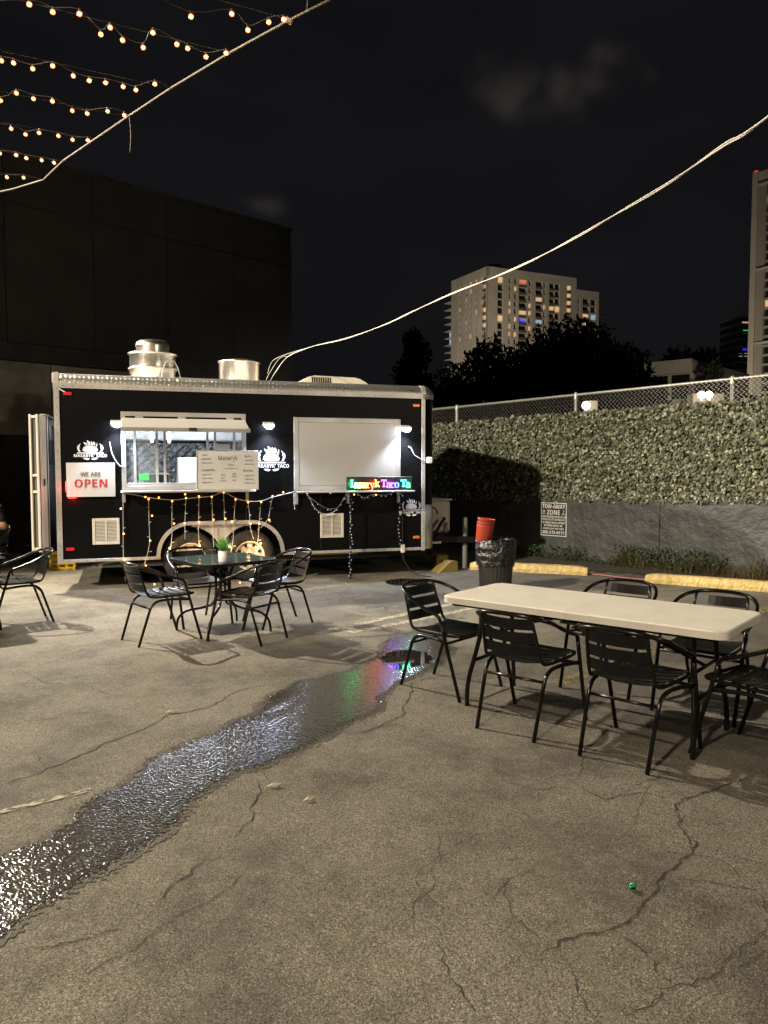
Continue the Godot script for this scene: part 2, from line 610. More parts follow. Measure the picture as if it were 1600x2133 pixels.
func ground() -> void:
	var st := SurfaceTool.new()
	st.begin(Mesh.PRIMITIVE_TRIANGLES)
	var xs := [-900.0, -30.0, 30.0, 900.0]
	var zs := [-900.0, -40.0, 20.0, 400.0]
	for i in 3:
		for j in 3:
			for k in [[0, 0], [1, 0], [1, 1], [0, 0], [1, 1], [0, 1]]:
				var x: float = xs[i + k[0]]
				var z: float = zs[j + k[1]]
				st.set_normal(Vector3.UP)
				st.set_uv2(Vector2(x, z) / 17.0)
				st.add_vertex(Vector3(x, 0, z))
	var g := MeshInstance3D.new()
	g.name = "ground"
	g.mesh = st.commit()
	g.material_override = M["asphalt"]
	g.set_meta("kind", "structure")
	tag(g, "worn grey brown asphalt of the parking lot")
	add_child(g)
	# cracks: thin jagged ribbons, dark colour painting the shade inside; parts of the ground
	var cracks := [
		[[-1.93, -3.78], [-1.82, -3.9], [-1.71, -4.13], [-1.63, -4.26], [-1.61, -4.37], [-1.54, -4.47], [-1.46, -4.59], [-1.39, -4.86], [-1.18, -5.01], [-1.03, -5.42], [-0.82, -5.6]],
		[[-0.64, -3.86], [-0.63, -3.75], [-0.6, -3.68], [-0.63, -3.51], [-0.6, -3.43], [-0.63, -3.33], [-0.65, -3.24]],
		[[-0.73, -3.08], [-0.74, -3.0], [-0.78, -2.9], [-0.82, -2.83], [-0.82, -2.79], [-0.84, -2.74]],
		[[0.75, -5.95], [0.36, -5.74], [0.2, -5.59], [0.2, -5.44], [0.17, -5.22], [0.12, -5.01], [0.13, -4.88], [0.05, -4.77], [-0.04, -4.63], [-0.2, -4.5]],
		[[1.36, -3.27], [1.28, -3.1], [1.1, -2.93], [1.04, -2.83], [0.95, -2.74], [0.92, -2.69], [0.8, -2.57], [0.62, -2.52], [0.5, -2.4]],
		[[1.9, -3.9], [1.68, -3.75], [1.43, -3.61], [1.35, -3.48], [1.28, -3.1]],
		[[0.17, -2.52], [0.2, -2.43], [0.2, -2.33], [0.24, -2.23], [0.28, -2.12]],
		[[1.5, -2.8], [1.34, -2.59], [1.17, -2.44], [1.02, -2.31], [0.88, -2.27], [0.69, -2.12]],
		[[0.96, -3.75], [1.06, -3.61], [1.25, -3.69], [1.43, -3.61]],
		[[0.75, -11.32], [1.09, -11.45], [1.43, -11.37], [1.76, -11.5]],
		[[0.8, -2.57], [0.86, -2.42], [0.88, -2.27]], [[1.1, -2.93], [1.3, -2.85], [1.5, -2.8]],
		[[-0.35, -4.4], [-0.5, -4.3], [-0.62, -4.1]], [[-0.9, -2.6], [-1.05, -2.5], [-1.2, -2.45]],
		[[0.55, -3.9], [0.72, -3.72], [0.96, -3.75]], [[-2.9, -6.0], [-2.5, -5.6], [-2.2, -5.55], [-1.8, -5.2]],
	]
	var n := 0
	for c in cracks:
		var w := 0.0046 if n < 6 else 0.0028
		struct("crack", ribbon(c, w, 0.0035, 0.024, n), M["crack_shade"], g)
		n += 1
	# hairline cracks wandering over the worn right part
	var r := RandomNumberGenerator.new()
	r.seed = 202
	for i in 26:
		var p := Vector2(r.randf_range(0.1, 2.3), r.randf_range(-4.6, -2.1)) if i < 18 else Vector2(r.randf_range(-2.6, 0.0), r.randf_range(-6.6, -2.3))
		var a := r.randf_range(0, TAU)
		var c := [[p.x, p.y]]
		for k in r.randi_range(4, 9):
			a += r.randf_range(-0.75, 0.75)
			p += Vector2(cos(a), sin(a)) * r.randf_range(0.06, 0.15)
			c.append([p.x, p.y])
		struct("crack", ribbon(c, 0.0017, 0.0032, 0.016, 40 + i), M["crack_shade"], g)
	# painted lines
	for l in [[[-0.52, -7.55], [-0.24, -7.36]]]:
		tag(struct("parking_line", strip(l, 0.16, 0.004), M["line_pale"]), "short worn yellow bar closing the double line")
	tag(struct("parking_line", strip([[-0.34, -7.62], [0.27, -8.28], [1.1, -9.2]], 0.1, 0.0045), M["line_pale"]), "worn pale double parking line, far stripe")
	tag(struct("parking_line", strip([[-0.2, -7.42], [0.32, -7.92], [1.15, -8.75]], 0.1, 0.0042), M["line_pale"]), "worn pale double parking line, near stripe")
	tag(struct("parking_line", strip([[1.3, -5.6], [2.85, -7.1], [4.4, -8.65]], 0.13, 0.004), M["line_yellow"]), "worn yellow parking line running under the white table")
	tag(struct("parking_line", strip([[1.72, -6.42], [3.0, -7.75], [4.3, -9.1]], 0.11, 0.0042), M["line_yellow"]), "second worn yellow parking line beyond the white table")
	tag(struct("parking_line", strip([[-1.6, -9.55], [-1.0, -9.94], [-0.27, -10.61], [0.3, -11.05]], 0.12, 0.004), M["line_yellow"]), "faded yellow line along the front of the trailer")
	tag(struct("parking_line", strip([[-2.3, -9.3], [-1.7, -9.6]], 0.12, 0.0042), M["line_yellow"]), "faded yellow line stub by the glass table")
	tag(struct("parking_line", strip([[-2.4, -3.1], [-1.9, -3.38], [-1.45, -3.72]], 0.045, 0.004), M["line_pale"]), "faint pale line running to the wet streak")
	# runoff water
	var up := [[-1.9, -2.75], [-1.59, -3.08], [-1.47, -3.19], [-1.41, -3.38], [-1.44, -3.53], [-1.39, -3.69], [-1.31, -3.78], [-1.29, -4.13], [-1.12, -4.39], [-0.96, -4.73], [-0.86, -4.85], [-0.8, -5.28], [-0.64, -5.64], [-0.41, -5.84], [-0.25, -5.98], [-0.08, -6.36], [0.04, -7.08], [0.28, -7.4], [0.55, -7.29]]
	var low := [[-1.5, -2.25], [-1.3, -2.51], [-1.27, -2.62], [-1.21, -2.75], [-1.12, -2.9], [-1.06, -3.05], [-0.97, -3.21], [-0.92, -3.43], [-0.87, -3.69], [-0.78, -3.93], [-0.62, -4.03], [-0.44, -4.27], [-0.24, -4.64], [-0.03, -4.96], [0.0, -5.28], [0.11, -5.58], [0.3, -5.91], [0.47, -6.13], [0.61, -6.7]]
	low.reverse()
	var poly := PackedVector2Array()
	for p in up + low: poly.append(Vector2(p[0], p[1]))
	var bank: PackedVector2Array = Geometry2D.offset_polygon(poly, 0.045)[0]
	tag(wet_sheet("wet_bank", bank, [], 0.016, 0.0, 0.0034, M["damp_asphalt"], 0.06), "damp darker asphalt along both banks of the wet streak")
	var pud := PackedVector2Array()
	for p in [[-0.05, -6.33], [0.02, -6.56], [0.21, -6.63], [0.37, -6.55], [0.43, -6.33], [0.39, -6.17], [0.27, -6.05], [0.11, -5.95], [0.02, -6.04]]: pud.append(Vector2(p[0], p[1]))
	tag(wet_sheet("wet_streak", poly, [pud], 0.0055, 0.0029, 0.0048, M["wet_asphalt"], 0.06), "glistening streak of runoff water across the asphalt")
	tag(wet_sheet("puddle", pud, [], 0.03, 0.0, 0.0052, M["puddle_water"], 0.03), "still dark puddle in the wet streak beside a chair leg")
	# damp asphalt in front of the trailer tongue
	var damp := PackedVector2Array()
	for p in [[-0.9, -9.2], [-0.2, -9.6], [0.7, -9.9], [1.2, -9.3], [1.0, -8.4], [0.7, -7.7], [0.2, -7.6], [0.1, -8.3], [-0.5, -8.8]]: damp.append(Vector2(p[0], p[1]))
	tag(wet_sheet("damp_patch", damp, [], 0.05, 0.0, 0.0025, M["damp_asphalt"], 0.45), "damp dark patch of asphalt in front of the trailer")
	var soil := PackedVector2Array()
	for p in [[0.5, -11.6], [1.6, -12.3], [2.2, -11.8], [3.4, -11.5], [5.2, -10.0], [8, -7.2], [8.5, -7.9], [4.4, -12.2], [0.5, -15.9], [-0.4, -15.0]]: soil.append(Vector2(p[0], p[1]))
	tag(wet_sheet("soil_strip", soil, [], 0.12, 0.02, 0.006, M["bark"], 0.15), "strip of dark soil along the foot of the wall")
	# drain cover
	var m := thing("drain_cover", "round iron drain cover with slots, in front of the trailer", "drain cover", Vector3(0.32, 0, -10.55))
	var dc := ns()
	lathe(dc, [Vector2(0.3, 0.0), Vector2(0.3, 0.009), Vector2(0.26, 0.009), Vector2(0.26, 0.004), Vector2(0, 0.004)], 28)
	obj("ring", dc, M["black_iron"], m)
	for i in 9:
		var x := -0.22 + i * 0.055
		var l := sqrt(0.0625 - x * x) * 2.0 if absf(x) < 0.25 else 0.1
		var s := ns()
		bx(s, Vector3(x, 0.008, 0), Vector3(0.03, 0.008, l), 0.002)
		obj("bar", s, M["slat_black"], m)

func ribbon(c: Array, w: float, y: float, jag: float, sd: int) -> SurfaceTool:
	var r := RandomNumberGenerator.new()
	r.seed = 100 + sd
	var pts := []
	for i in c.size() - 1:
		var a := v3(c[i], y)
		var b := v3(c[i + 1], y)
		var k := maxi(2, int(a.distance_to(b) / 0.03))
		var nrm := (b - a).cross(Vector3.UP).normalized()
		for j in k:
			pts.append(a.lerp(b, float(j) / k) + nrm * (r.randf_range(-jag, jag) * (0.6 if j else 0.2)))
	pts.append(v3(c[-1], y))
	var st := ns()
	var n := pts.size()
	var last_l := Vector3.ZERO
	var last_r := Vector3.ZERO
	for i in n:
		var d: Vector3 = (pts[mini(i + 1, n - 1)] - pts[maxi(i - 1, 0)]).normalized()
		var s := d.cross(Vector3.UP)
		var ww: float = w * (0.35 + 0.75 * r.randf()) * minf(1.0, minf(i, n - 1 - i) * 0.3 + 0.1)
		var l: Vector3 = pts[i] - s * ww
		var rr: Vector3 = pts[i] + s * ww
		if i: quad_o(st, last_l, l, rr, last_r, Vector3.UP)
		last_l = l
		last_r = rr
	return st

func strip(c: Array, w: float, y: float) -> SurfaceTool:
	var st := ns()
	for i in c.size() - 1:
		var a := v3(c[i], y)
		var b := v3(c[i + 1], y)
		var s := (b - a).cross(Vector3.UP).normalized() * w / 2.0
		quad_o(st, a - s, b - s, b + s, a + s, Vector3.UP)
	return st

func wet_sheet(called: String, poly: PackedVector2Array, holes: Array, cell: float, rough: float, y: float, m: Material, rag: float) -> MeshInstance3D:
	var f := FastNoiseLite.new()
	f.frequency = 3.0
	f.fractal_octaves = 3
	f.seed = 71
	var s := FastNoiseLite.new()
	s.frequency = 38.0
	s.fractal_octaves = 2
	s.seed = 72
	var lo := poly[0]
	var hi := poly[0]
	for p in poly:
		lo = lo.min(p)
		hi = hi.max(p)
	var nx := int((hi.x - lo.x) / cell) + 1
	var ny := int((hi.y - lo.y) / cell) + 1
	var V := PackedVector3Array()
	var I := PackedInt32Array()
	var at := {}
	for j in ny:
		for i in nx:
			var c := lo + Vector2(i + 0.5, j + 0.5) * cell
			if not Geometry2D.is_point_in_polygon(c, poly): continue
			var d := 9.0
			for k in poly.size():
				d = minf(d, c.distance_to(Geometry2D.get_closest_point_to_segment(c, poly[k], poly[(k + 1) % poly.size()])))
			if d < rag * (0.5 + 0.7 * f.get_noise_2dv(c) + 1.1 * s.get_noise_2dv(c)): continue
			var out := false
			for h in holes:
				if Geometry2D.is_point_in_polygon(c, h): out = true
			if out: continue
			var q := []
			for k in [[0, 0], [1, 0], [1, 1], [0, 1]]:
				var key: int = (j + k[1]) * 100000 + i + k[0]
				if not at.has(key):
					at[key] = V.size()
					var jit := cell * (0.6 if rough > 0 else 0.2)
					V.append(Vector3(lo.x + (i + k[0]) * cell + rng.randf_range(-jit, jit) * 0.5, y + (rough * (rng.randf() * lerpf(0.42, 1.0, smoothstep(-0.05, -1.1, c.x)) + 0.0) if rough else 0.0), lo.y + (j + k[1]) * cell + rng.randf_range(-jit, jit) * 0.5))
				q.append(at[key])
			I.append_array(PackedInt32Array([q[0], q[1], q[2], q[0], q[2], q[3]]))
	var arr := []
	arr.resize(Mesh.ARRAY_MAX)
	if rough > 0: # the water film follows the stones
		var Nn := PackedVector3Array()
		Nn.resize(V.size())
		Nn.fill(Vector3.ZERO)
		for k in range(0, I.size(), 3):
			var n := (V[I[k + 2]] - V[I[k]]).cross(V[I[k + 1]] - V[I[k]])
			for e in 3: Nn[I[k + e]] += n
		for k in Nn.size(): Nn[k] = Nn[k].normalized()
		arr[Mesh.ARRAY_VERTEX] = V
		arr[Mesh.ARRAY_NORMAL] = Nn
		arr[Mesh.ARRAY_INDEX] = I
	else:
		var Nn := PackedVector3Array()
		Nn.resize(V.size())
		Nn.fill(Vector3.UP)
		arr[Mesh.ARRAY_VERTEX] = V
		arr[Mesh.ARRAY_NORMAL] = Nn
		arr[Mesh.ARRAY_INDEX] = I
	var me := ArrayMesh.new()
	me.add_surface_from_arrays(Mesh.PRIMITIVE_TRIANGLES, arr)
	return struct(called, me, m)

# ------------------------------------------------------------------ the dark building behind
func dark_building() -> void:
	var t := thing("dark_building", "tall dark windowless building with panel joints behind the food trailer", "building", Vector3(-7, 0, -14), PI / 4)
	var x0 := -9.0
	var x1 := 6.76
	obj("core", span(x0 + 0.05, x1 - 0.04, 0, 7.2, -13.0, -0.14), M["black_base"], t)
	obj("black_wall_base", span(x0, x1, 0, 2.18, -0.14, 0.0), M["black_base"], t)  # black band along the foot of the wall
	var xs := [x0, -6.2, -3.4, -1.2, 0.98, 3.4, 5.1, x1]
	for i in xs.size() - 1:
		obj("concrete_panel", span(xs[i] + 0.008, xs[i + 1] - 0.008, 2.185, 3.53, -0.14, -0.01, 0.01), M["grey_concrete"], t)
	obj("ledge", span(x0, x1, 3.54, 3.86, -0.14, 0.07, 0.01), M["black_base"], t)
	xs = [x0, -5.6, -2.8, 0.2, 1.85, 3.45, 5.1, x1]
	for i in xs.size() - 1:
		obj("wall_panel", span(xs[i] + 0.006, xs[i + 1] - 0.006, 3.87, 6.375, -0.14, 0.0, 0.006), M["dark_panel"], t)
		obj("wall_panel", span(xs[i] + 0.006, xs[i + 1] - 0.006, 6.385, 7.22, -0.14, 0.0, 0.006), M["dark_panel"], t)
	obj("parapet", span(x0, x1 + 0.02, 7.22, 7.3, -13.0, 0.02), M["black_base"], t)
	obj("end_wall", span(x1 - 0.03, x1, 0.0, 7.2, -13.0, -0.145), M["black_base"], t)

# ------------------------------------------------------------------ low wall, ivy, chain link
const W1 := Vector3(0.98, 0, -15.7)
func wall_frame() -> float: return -atan2(4.7, 4.52) # the wall runs right and towards the lot

func boundary_wall() -> void:
	var th := wall_frame()
	var t := thing("boundary_wall", "low dark painted rough block wall under the ivy fence", "wall", W1, th)
	var st := ns()
	var top := func(x: float) -> float: return 0.914 + 0.0263 * x
	var seg := [-7.0, 2.3, 4.9, 13.0]
	for i in 3:
		var a: float = seg[i]
		var b: float = seg[i + 1]
		var p := PackedVector2Array([Vector2(a + 0.004, 0), Vector2(b - 0.004, 0), Vector2(b - 0.004, top.call(b)), Vector2(a + 0.004, top.call(a))])
		var s := ns()
		prism(s, p, -0.22, -0.01 + 0.006 * (i % 2))
		obj("wall_section", s, M["painted_block"], t)
	var c := ns()
	prism(c, PackedVector2Array([Vector2(-7, top.call(-7.0)), Vector2(13, top.call(13.0)), Vector2(13, top.call(13.0) + 0.03), Vector2(-7, top.call(-7.0) + 0.03)]), -0.235, 0.012)
	obj("coping", c, M["painted_block"], t)
	# tow-away notice
	var s := thing("tow_away_sign", "white and black tow away zone notice fixed to the low dark wall", "sign", W1 + Vector3(cos(th), 0, -sin(th)) * 2.93, th)
	obj("plate", span(-0.265, 0.265, 0.37, 0.963, 0.0, 0.008, 0.003), M["white_paint"], s)
	obj("black_field", span(-0.25, 0.25, 0.385, 0.948, 0.0085, 0.0105), M["black_plastic"], s)
	var rows := [["TOW-AWAY", 0.075, 0.895, 0.85], ["ZONE", 0.085, 0.79, 0.9], ["UNAUTHORIZED VEHICLES OR", 0.036, 0.712, 0.72], ["VEHICLES LEFT IN THIS LOT", 0.036, 0.662, 0.72], ["AT OWNERS RISK & EXPENSE", 0.036, 0.607, 0.7], ["BY TOWING SERVICE, INC.", 0.036, 0.555, 0.64], ["24 HOURS A DAY 7 DAYS A WEEK", 0.03, 0.502, 0.68], ["305-572-0111", 0.055, 0.435, 1.0]]
	for r in rows:
		text("lettering", r[0], r[1], "sans_bold", M["white_paint"], s, Vector3(0, r[2], 0.0125), r[3])
	text("lettering", "24", 0.04, "sans_bold", M["white_paint"], s, Vector3(-0.205, 0.81, 0.0125))
	text("lettering", "HRS", 0.025, "sans_bold", M["white_paint"], s, Vector3(-0.205, 0.765, 0.0125))
	text("lettering", "7", 0.04, "sans_bold", M["white_paint"], s, Vector3(0.205, 0.81, 0.0125))
	text("lettering", "DAYS", 0.025, "sans_bold", M["white_paint"], s, Vector3(0.205, 0.765, 0.0125), 0.85)

func multi(called: String, mesh: Mesh, m: Material, xf: Array, cols: Array, parent: Node3D = null) -> MultiMeshInstance3D:
	var mm := MultiMesh.new()
	mm.transform_format = MultiMesh.TRANSFORM_3D
	mm.use_colors = true
	mm.mesh = mesh
	mm.instance_count = xf.size()
	for i in xf.size():
		mm.set_instance_transform(i, xf[i])
		mm.set_instance_color(i, cols[i])
	var o := MultiMeshInstance3D.new()
	o.multimesh = mm
	o.material_override = m
	o.set_meta("kind", "stuff")
	if parent:
		o.name = called
		parent.add_child(o, true)
	else:
		o.name = numbered(called)
		add_child(o)
	return o

func leaf_mesh(lobes: Array) -> Mesh: # outline in xy, folded along its midrib
	var st := ns()
	for i in lobes.size() - 1:
		var a: Vector2 = lobes[i]
		var b: Vector2 = lobes[i + 1]
		for s in [-1.0, 1.0]:
			var A := Vector3(a.x * s, a.y, -absf(a.x) * 0.35)
			var B := Vector3(b.x * s, b.y, -absf(b.x) * 0.35)
			if s > 0: tri(st, Vector3(0, a.y, 0), A, B); tri(st, Vector3(0, a.y, 0), B, Vector3(0, b.y, 0))
			else: tri(st, Vector3(0, a.y, 0), B, A); tri(st, Vector3(0, a.y, 0), Vector3(0, b.y, 0), B)
	st.generate_normals()
	return st.commit()

func ivy_fence() -> void:
	var th := wall_frame()
	var r := RandomNumberGenerator.new()
	r.seed = 12
	var base := func(x: float) -> float: return 0.945 + 0.0263 * x
	var topr := func(x: float) -> float: return 2.77 + 0.0215 * x
	var toph := func(x: float) -> float: return 2.49 + 0.0165 * x
	# chain link
	var f := thing("chain_link_fence", "galvanised chain link fence with top rail rising above the ivy", "fence", W1, th)
	for x in [-4.85, -2.15, 0.57, 3.28, 5.94, 8.6, 11.3]:
		var st := ns(false)
		tube(st, [Vector3(x, 0.6, -0.1), Vector3(x, topr.call(x) - 0.01, -0.1)], 0.03, 12)
		lathe(st, [Vector2(0.036, topr.call(x) - 0.07), Vector2(0.036, topr.call(x) + 0.02), Vector2(0.02, topr.call(x) + 0.045), Vector2(0, topr.call(x) + 0.05)], 12, Vector3(x, 0, -0.1))
		obj("post", st, M["galvanised"], f)
	var rail := ns(false)
	tube(rail, [Vector3(-6.5, topr.call(-6.5), -0.1), Vector3(12.5, topr.call(12.5), -0.1)], 0.022, 10)
	obj("top_rail", rail, M["galvanised"], f)
	var w := ns()
	var p := 0.074
	for i in int(16.0 / p):
		var x := -5.0 + i * p
		var pts := []
		var y: float = base.call(x)
		var k := 0
		while y < topr.call(x) + 0.02:
			pts.append(Vector3(x + (p / 2.0 if k % 2 else -p / 2.0) * 0.96, y, -0.075 + (0.003 if k % 2 else -0.003)))
			y += p * 0.5
			k += 1
		tube(w, pts, 0.0031, 3, -1, false)
	var wm := obj("wire_mesh", w, M["galvanised"], f)
	wm.set_meta("kind", "stuff")
	# artificial ivy screen
	var h := thing("ivy_screen", "artificial green ivy leaf screen hung on the fence above the low wall", "hedge", W1, th)
	var b := ns()
	prism(b, PackedVector2Array([Vector2(-5, base.call(-5.0)), Vector2(11, base.call(11.0)), Vector2(11, toph.call(11.0) - 0.05), Vector2(-5, toph.call(-5.0) - 0.05)]), -0.065, -0.055)
	obj("backing", b, M["hedge_backing"], h)
	var lf := leaf_mesh([Vector2(0.0, -0.01), Vector2(0.028, 0.004), Vector2(0.032, 0.018), Vector2(0.018, 0.026), Vector2(0.02, 0.038), Vector2(0.0, 0.062)])
	var clump := FastNoiseLite.new()
	clump.frequency = 1.7
	clump.fractal_octaves = 3
	clump.seed = 5
	var xf := []
	var co := []
	for i in 46000:
		var x := r.randf_range(-5.0, 11.0)
		if x > 7.2 and i % 2: continue
		var y0: float = base.call(x) - 0.035
		var y1: float = toph.call(x) + 0.025 * clump.get_noise_1d(x * 2.0)
		var y := r.randf_range(y0, y1)
		var q := clump.get_noise_2d(x * 2.2, y * 2.2)
		var d := r.randf_range(-0.05, 0.035) + 0.025 * q
		var bs := Basis(Vector3.UP, r.randf_range(-0.9, 0.9)) * Basis(Vector3.RIGHT, r.randf_range(-0.75, 0.9)) * Basis(Vector3.BACK, PI + r.randf_range(-1.3, 1.3))
		bs = bs.scaled(Vector3.ONE * r.randf_range(0.55, 1.05))
		xf.append(Transform3D(bs, Vector3(x, y, d)))
		var v := r.randf_range(0.4, 1.3)
		var pale := r.randf() < 0.3
		co.append(Color(0.135 * v, 0.142 * v, 0.084 * v) if not pale else Color(0.36 * v, 0.36 * v, 0.27 * v))
	multi("ivy_leaves", lf, M["ivy_leaf"], xf, co, h)

# ------------------------------------------------------------------ far buildings
func tower_face(t: Node3D, T: Transform3D, cols: Array, x0: float, x1: float, top: float, floors: int, m: Material, lit: Dictionary) -> void:
	# piers between the window columns; in each column a spandrel and a window per floor. cols: [from, to, kind]
	var edges := [x0]
	for c in cols:
		edges.append(c[0])
		edges.append(c[1])
	edges.append(x1)
	for i in range(0, edges.size(), 2):
		if edges[i + 1] - edges[i] < 0.05: continue
		var st := ns()
		bx(st, Vector3((edges[i] + edges[i + 1]) / 2, (top - 3.4) / 2, -0.55), Vector3(edges[i + 1] - edges[i], top - 3.4, 1.1), 0.0, T)
		obj("pier", st, m, t)
	var s := ns()
	bx(s, Vector3((x0 + x1) / 2, top - 1.7, -0.55), Vector3(x1 - x0, 3.4, 1.1), 0.0, T)
	obj("parapet", s, m, t)
	for ci in cols.size():
		var c: Array = cols[ci]
		var w: float = c[1] - c[0]
		var sill: float = {"w": 0.6, "n": 1.1, "b": 1.05}[c[2]]
		var slab := BoxMesh.new()
		slab.size = Vector3(w, sill, 0.5 if c[2] != "b" else 0.12)
		var pane := BoxMesh.new()
		pane.size = Vector3(w, 2.95 - sill, 0.08)
		for f in floors:
			var y := top - 3.4 - 2.95 * (f + 1)
			var o := obj("spandrel" if c[2] != "b" else "balcony_front", slab, m if c[2] != "b" else M["tower_dark"], t)
			o.transform = T * Transform3D(Basis(), Vector3((c[0] + c[1]) / 2, y + sill / 2, -0.35 if c[2] != "b" else -0.06))
			if c[2] == "b":
				var sl := obj("balcony_slab", box(Vector3.ZERO, Vector3(w, 0.22, 1.05)), m, t)
				sl.transform = T * Transform3D(Basis(), Vector3((c[0] + c[1]) / 2, y - 0.11, -0.55))
			var g := obj("window", pane, M[lit.get(ci * 100 + f, "night_glass")], t)
			g.transform = T * Transform3D(Basis(), Vector3((c[0] + c[1]) / 2, y + sill + (2.95 - sill) / 2, -0.8))

func far_city() -> void:
	# apartment tower behind the trees
	var t := thing("apartment_tower", "distant white apartment tower with lit windows rising above the dark trees", "building", Vector3(39.75, 0, -300), deg_to_rad(26))
	var H := 78.5
	obj("core", span(0.9, 44.0, 0, H - 0.5, -26.0, -1.1), M["tower_grey"], t)
	obj("wing_core", span(44.0, 55.2, 0, 73.6, -24.0, -1.1), M["tower_grey"], t)
	obj("roof_house", span(4, 9, H - 0.5, H + 2.2, -9, -3), M["tower_grey"], t)
	tower_face(t, Transform3D(), [[0.3, 1.5, "n"], [4.8, 7.3, "w"], [10.0, 11.0, "n"], [12.5, 13.8, "n"], [14.8, 18.5, "b"], [19.4, 20.7, "n"], [22.9, 26.2, "b"], [26.7, 27.8, "n"], [29.6, 32.2, "b"], [32.4, 34.9, "w"], [38.5, 40.7, "b"]], 0.0, 43.4, H, 16, M["tower_white"],
		{0: "window_orange", 2: "window_orange", 5: "window_warm", 6: "window_warm", 100: "window_warm", 105: "window_warm", 203: "window_warm", 404: "window_warm", 504: "window_warm", 602: "window_warm", 605: "window_cool", 703: "window_warm", 803: "window_warm", 204: "window_warm", 206: "window_warm", 207: "window_warm", 301: "window_warm", 307: "window_warm", 400: "window_orange", 405: "window_blue", 503: "window_warm", 903: "window_warm", 1000: "window_warm", 1001: "window_warm", 1002: "window_warm", 1003: "window_warm", 305: "window_warm", 506: "window_warm", 7: "window_warm"})
	tower_face(t, Transform3D(), [[44.2, 45.2, "n"], [46.7, 50.0, "b"], [51.0, 53.8, "w"]], 43.4, 55.3, 74.0, 14, M["tower_white"], {202: "window_cool", 103: "window_warm", 102: "window_warm", 105: "window_cool", 207: "window_warm", 304: "window_warm", 504: "window_warm", 506: "window_warm", 7: "window_warm"})
	# left face looks along -x of the tower
	var L := Transform3D(Basis(Vector3.UP, -PI / 2), Vector3(0, 0, -26.9))
	tower_face(t, L, [[6.1, 7.4, "n"], [11.1, 12.3, "n"], [14.1, 15.5, "n"], [18.4, 19.7, "n"], [22.3, 23.3, "n"], [23.6, 26.0, "b"]], 0.0, 26.9, H, 16, M["tower_white"], {200: "window_warm", 201: "window_warm", 300: "window_warm", 400: "window_warm", 403: "window_orange", 501: "window_orange", 505: "window_warm", 3: "window_warm", 102: "window_warm", 105: "window_cool", 207: "window_warm", 304: "window_warm", 504: "window_warm", 506: "window_warm", 7: "window_warm"})
	for f in 13:
		var y := H - 8.6 - 2.95 * f
		obj("corner_balcony", span(-0.6, 3.0, y, y + 0.25, -31.5, -26.95), M["tower_white"], t)
		obj("corner_balcony", span(55.4, 58.4, y - 3, y - 2.75, -6.5, -1.0), M["tower_grey"], t)
		if f in [5, 6]: obj("window", span(0.8, 1.0, y + 0.3, y + 2.6, -29.5, -27.2), M["window_cool"], t)
	# tall slab on the right edge
	var r := thing("office_tower", "tall pale tower cut by the right edge, with a white edge fin and small windows", "building", Vector3(94.0, -3.5, -200), deg_to_rad(-58))
	var R := Transform3D()
	obj("core", span(1.2, 34, 0, 77.3, -18, -1.1), M["tower_grey"], r)
	obj("edge_fin", span(0, 1.5, 0, 79.6, -18.5, 0.5), M["tower_white"], r)
	obj("roof_band", span(1.5, 34, 76.6, 79.4, -18, 0.0), M["tower_white"], r)
	for y in [75.9, 54.8, 36.2]: obj("floor_band", span(1.5, 34, y, y + 0.5, -1.1, 0.5), M["tower_white"], r)
	var wc := BoxMesh.new()
	wc.size = Vector3(2.0, 1.75, 0.1)
	for c in [[4.6, "pier"], [12.0, "pier"], [19.0, "pier"], [26.0, "pier"]]:
		obj("pier", span(c[0] - 3.2, c[0] - 1.05, 0, 76.5, -1.1, -0.15), M["tower_grey"], r)
		obj("pier", span(c[0] + 1.05, c[0] + 3.6, 0, 76.5, -1.1, -0.15), M["tower_grey"], r)
		for f in 26:
			var y: float = 74.4 - 2.35 * f
			var g := obj("window", wc, M["night_glass"] if (f * 7 + int(c[0])) % 11 else M["window_warm"], r)
			g.position = Vector3(c[0], y, -0.9)
			var s := obj("spandrel", span(-1.05, 1.05, -0.3, 0.3, -0.4, 0.4), M["tower_grey"], r)
			s.position = Vector3(c[0], y - 1.17, -0.7)
	obj("beacon_light", span(0.3, 1.0, 79.6, 79.9, -0.4, 0.2), M["glow_red"], r)
	# small tower behind it
	var b := thing("banded_tower", "distant banded tower half hidden behind the tall slab, one floor brightly lit", "building", Vector3(150.5, 0, -330), deg_to_rad(8))
	obj("core", span(0, 14, 0, 65.5, -14, 0), M["night_glass"], b)
	for f in 19:
		obj("floor_band", span(-0.2, 14.2, 64.6 - f * 3.2, 65.6 - f * 3.2, -14.2, 0.3), M["tower_dark"], b)
	for k in [[1.5, 6.0, 61.6, "window_warm"], [2, 5, 58.2, "window_green"], [2, 6.5, 51.0, "window_blue"], [0.5, 2.0, 48.3, "window_cool"], [3, 5.5, 48.4, "window_warm"]]:
		obj("window", span(k[0], k[1], k[2], k[2] + 1.4, 0.02, 0.1), M[k[3]], b)
	# low building
	var l := thing("low_building", "low pale flat roofed building beyond the fence with a blank end wall", "building", Vector3(26.4, 0, -66), deg_to_rad(47))
	obj("end_wall", span(0, 14, 0, 10.7, -14, -0.25), M["tower_white"], l)
	obj("end_face", span(0.02, 14, 0, 10.68, -0.25, 0), M["tower_white"], l)
	obj("roof_fascia", span(-0.5, 0, 9.6, 10.75, -14.1, 0.05), M["tower_white"], l)
	for f in 2:
		for k in 7:
			obj("window", span(-0.06, 0.05, 7.4 - f * 3.0, 9.5 - f * 3.0, -1.9 - k * 1.9, -0.35 - k * 1.9), M["night_glass"] if k != 4 or f else M["window_green"], l)
	obj("annex", span(14, 24, 0, 9.0, -10, -1), M["tower_grey"], l)
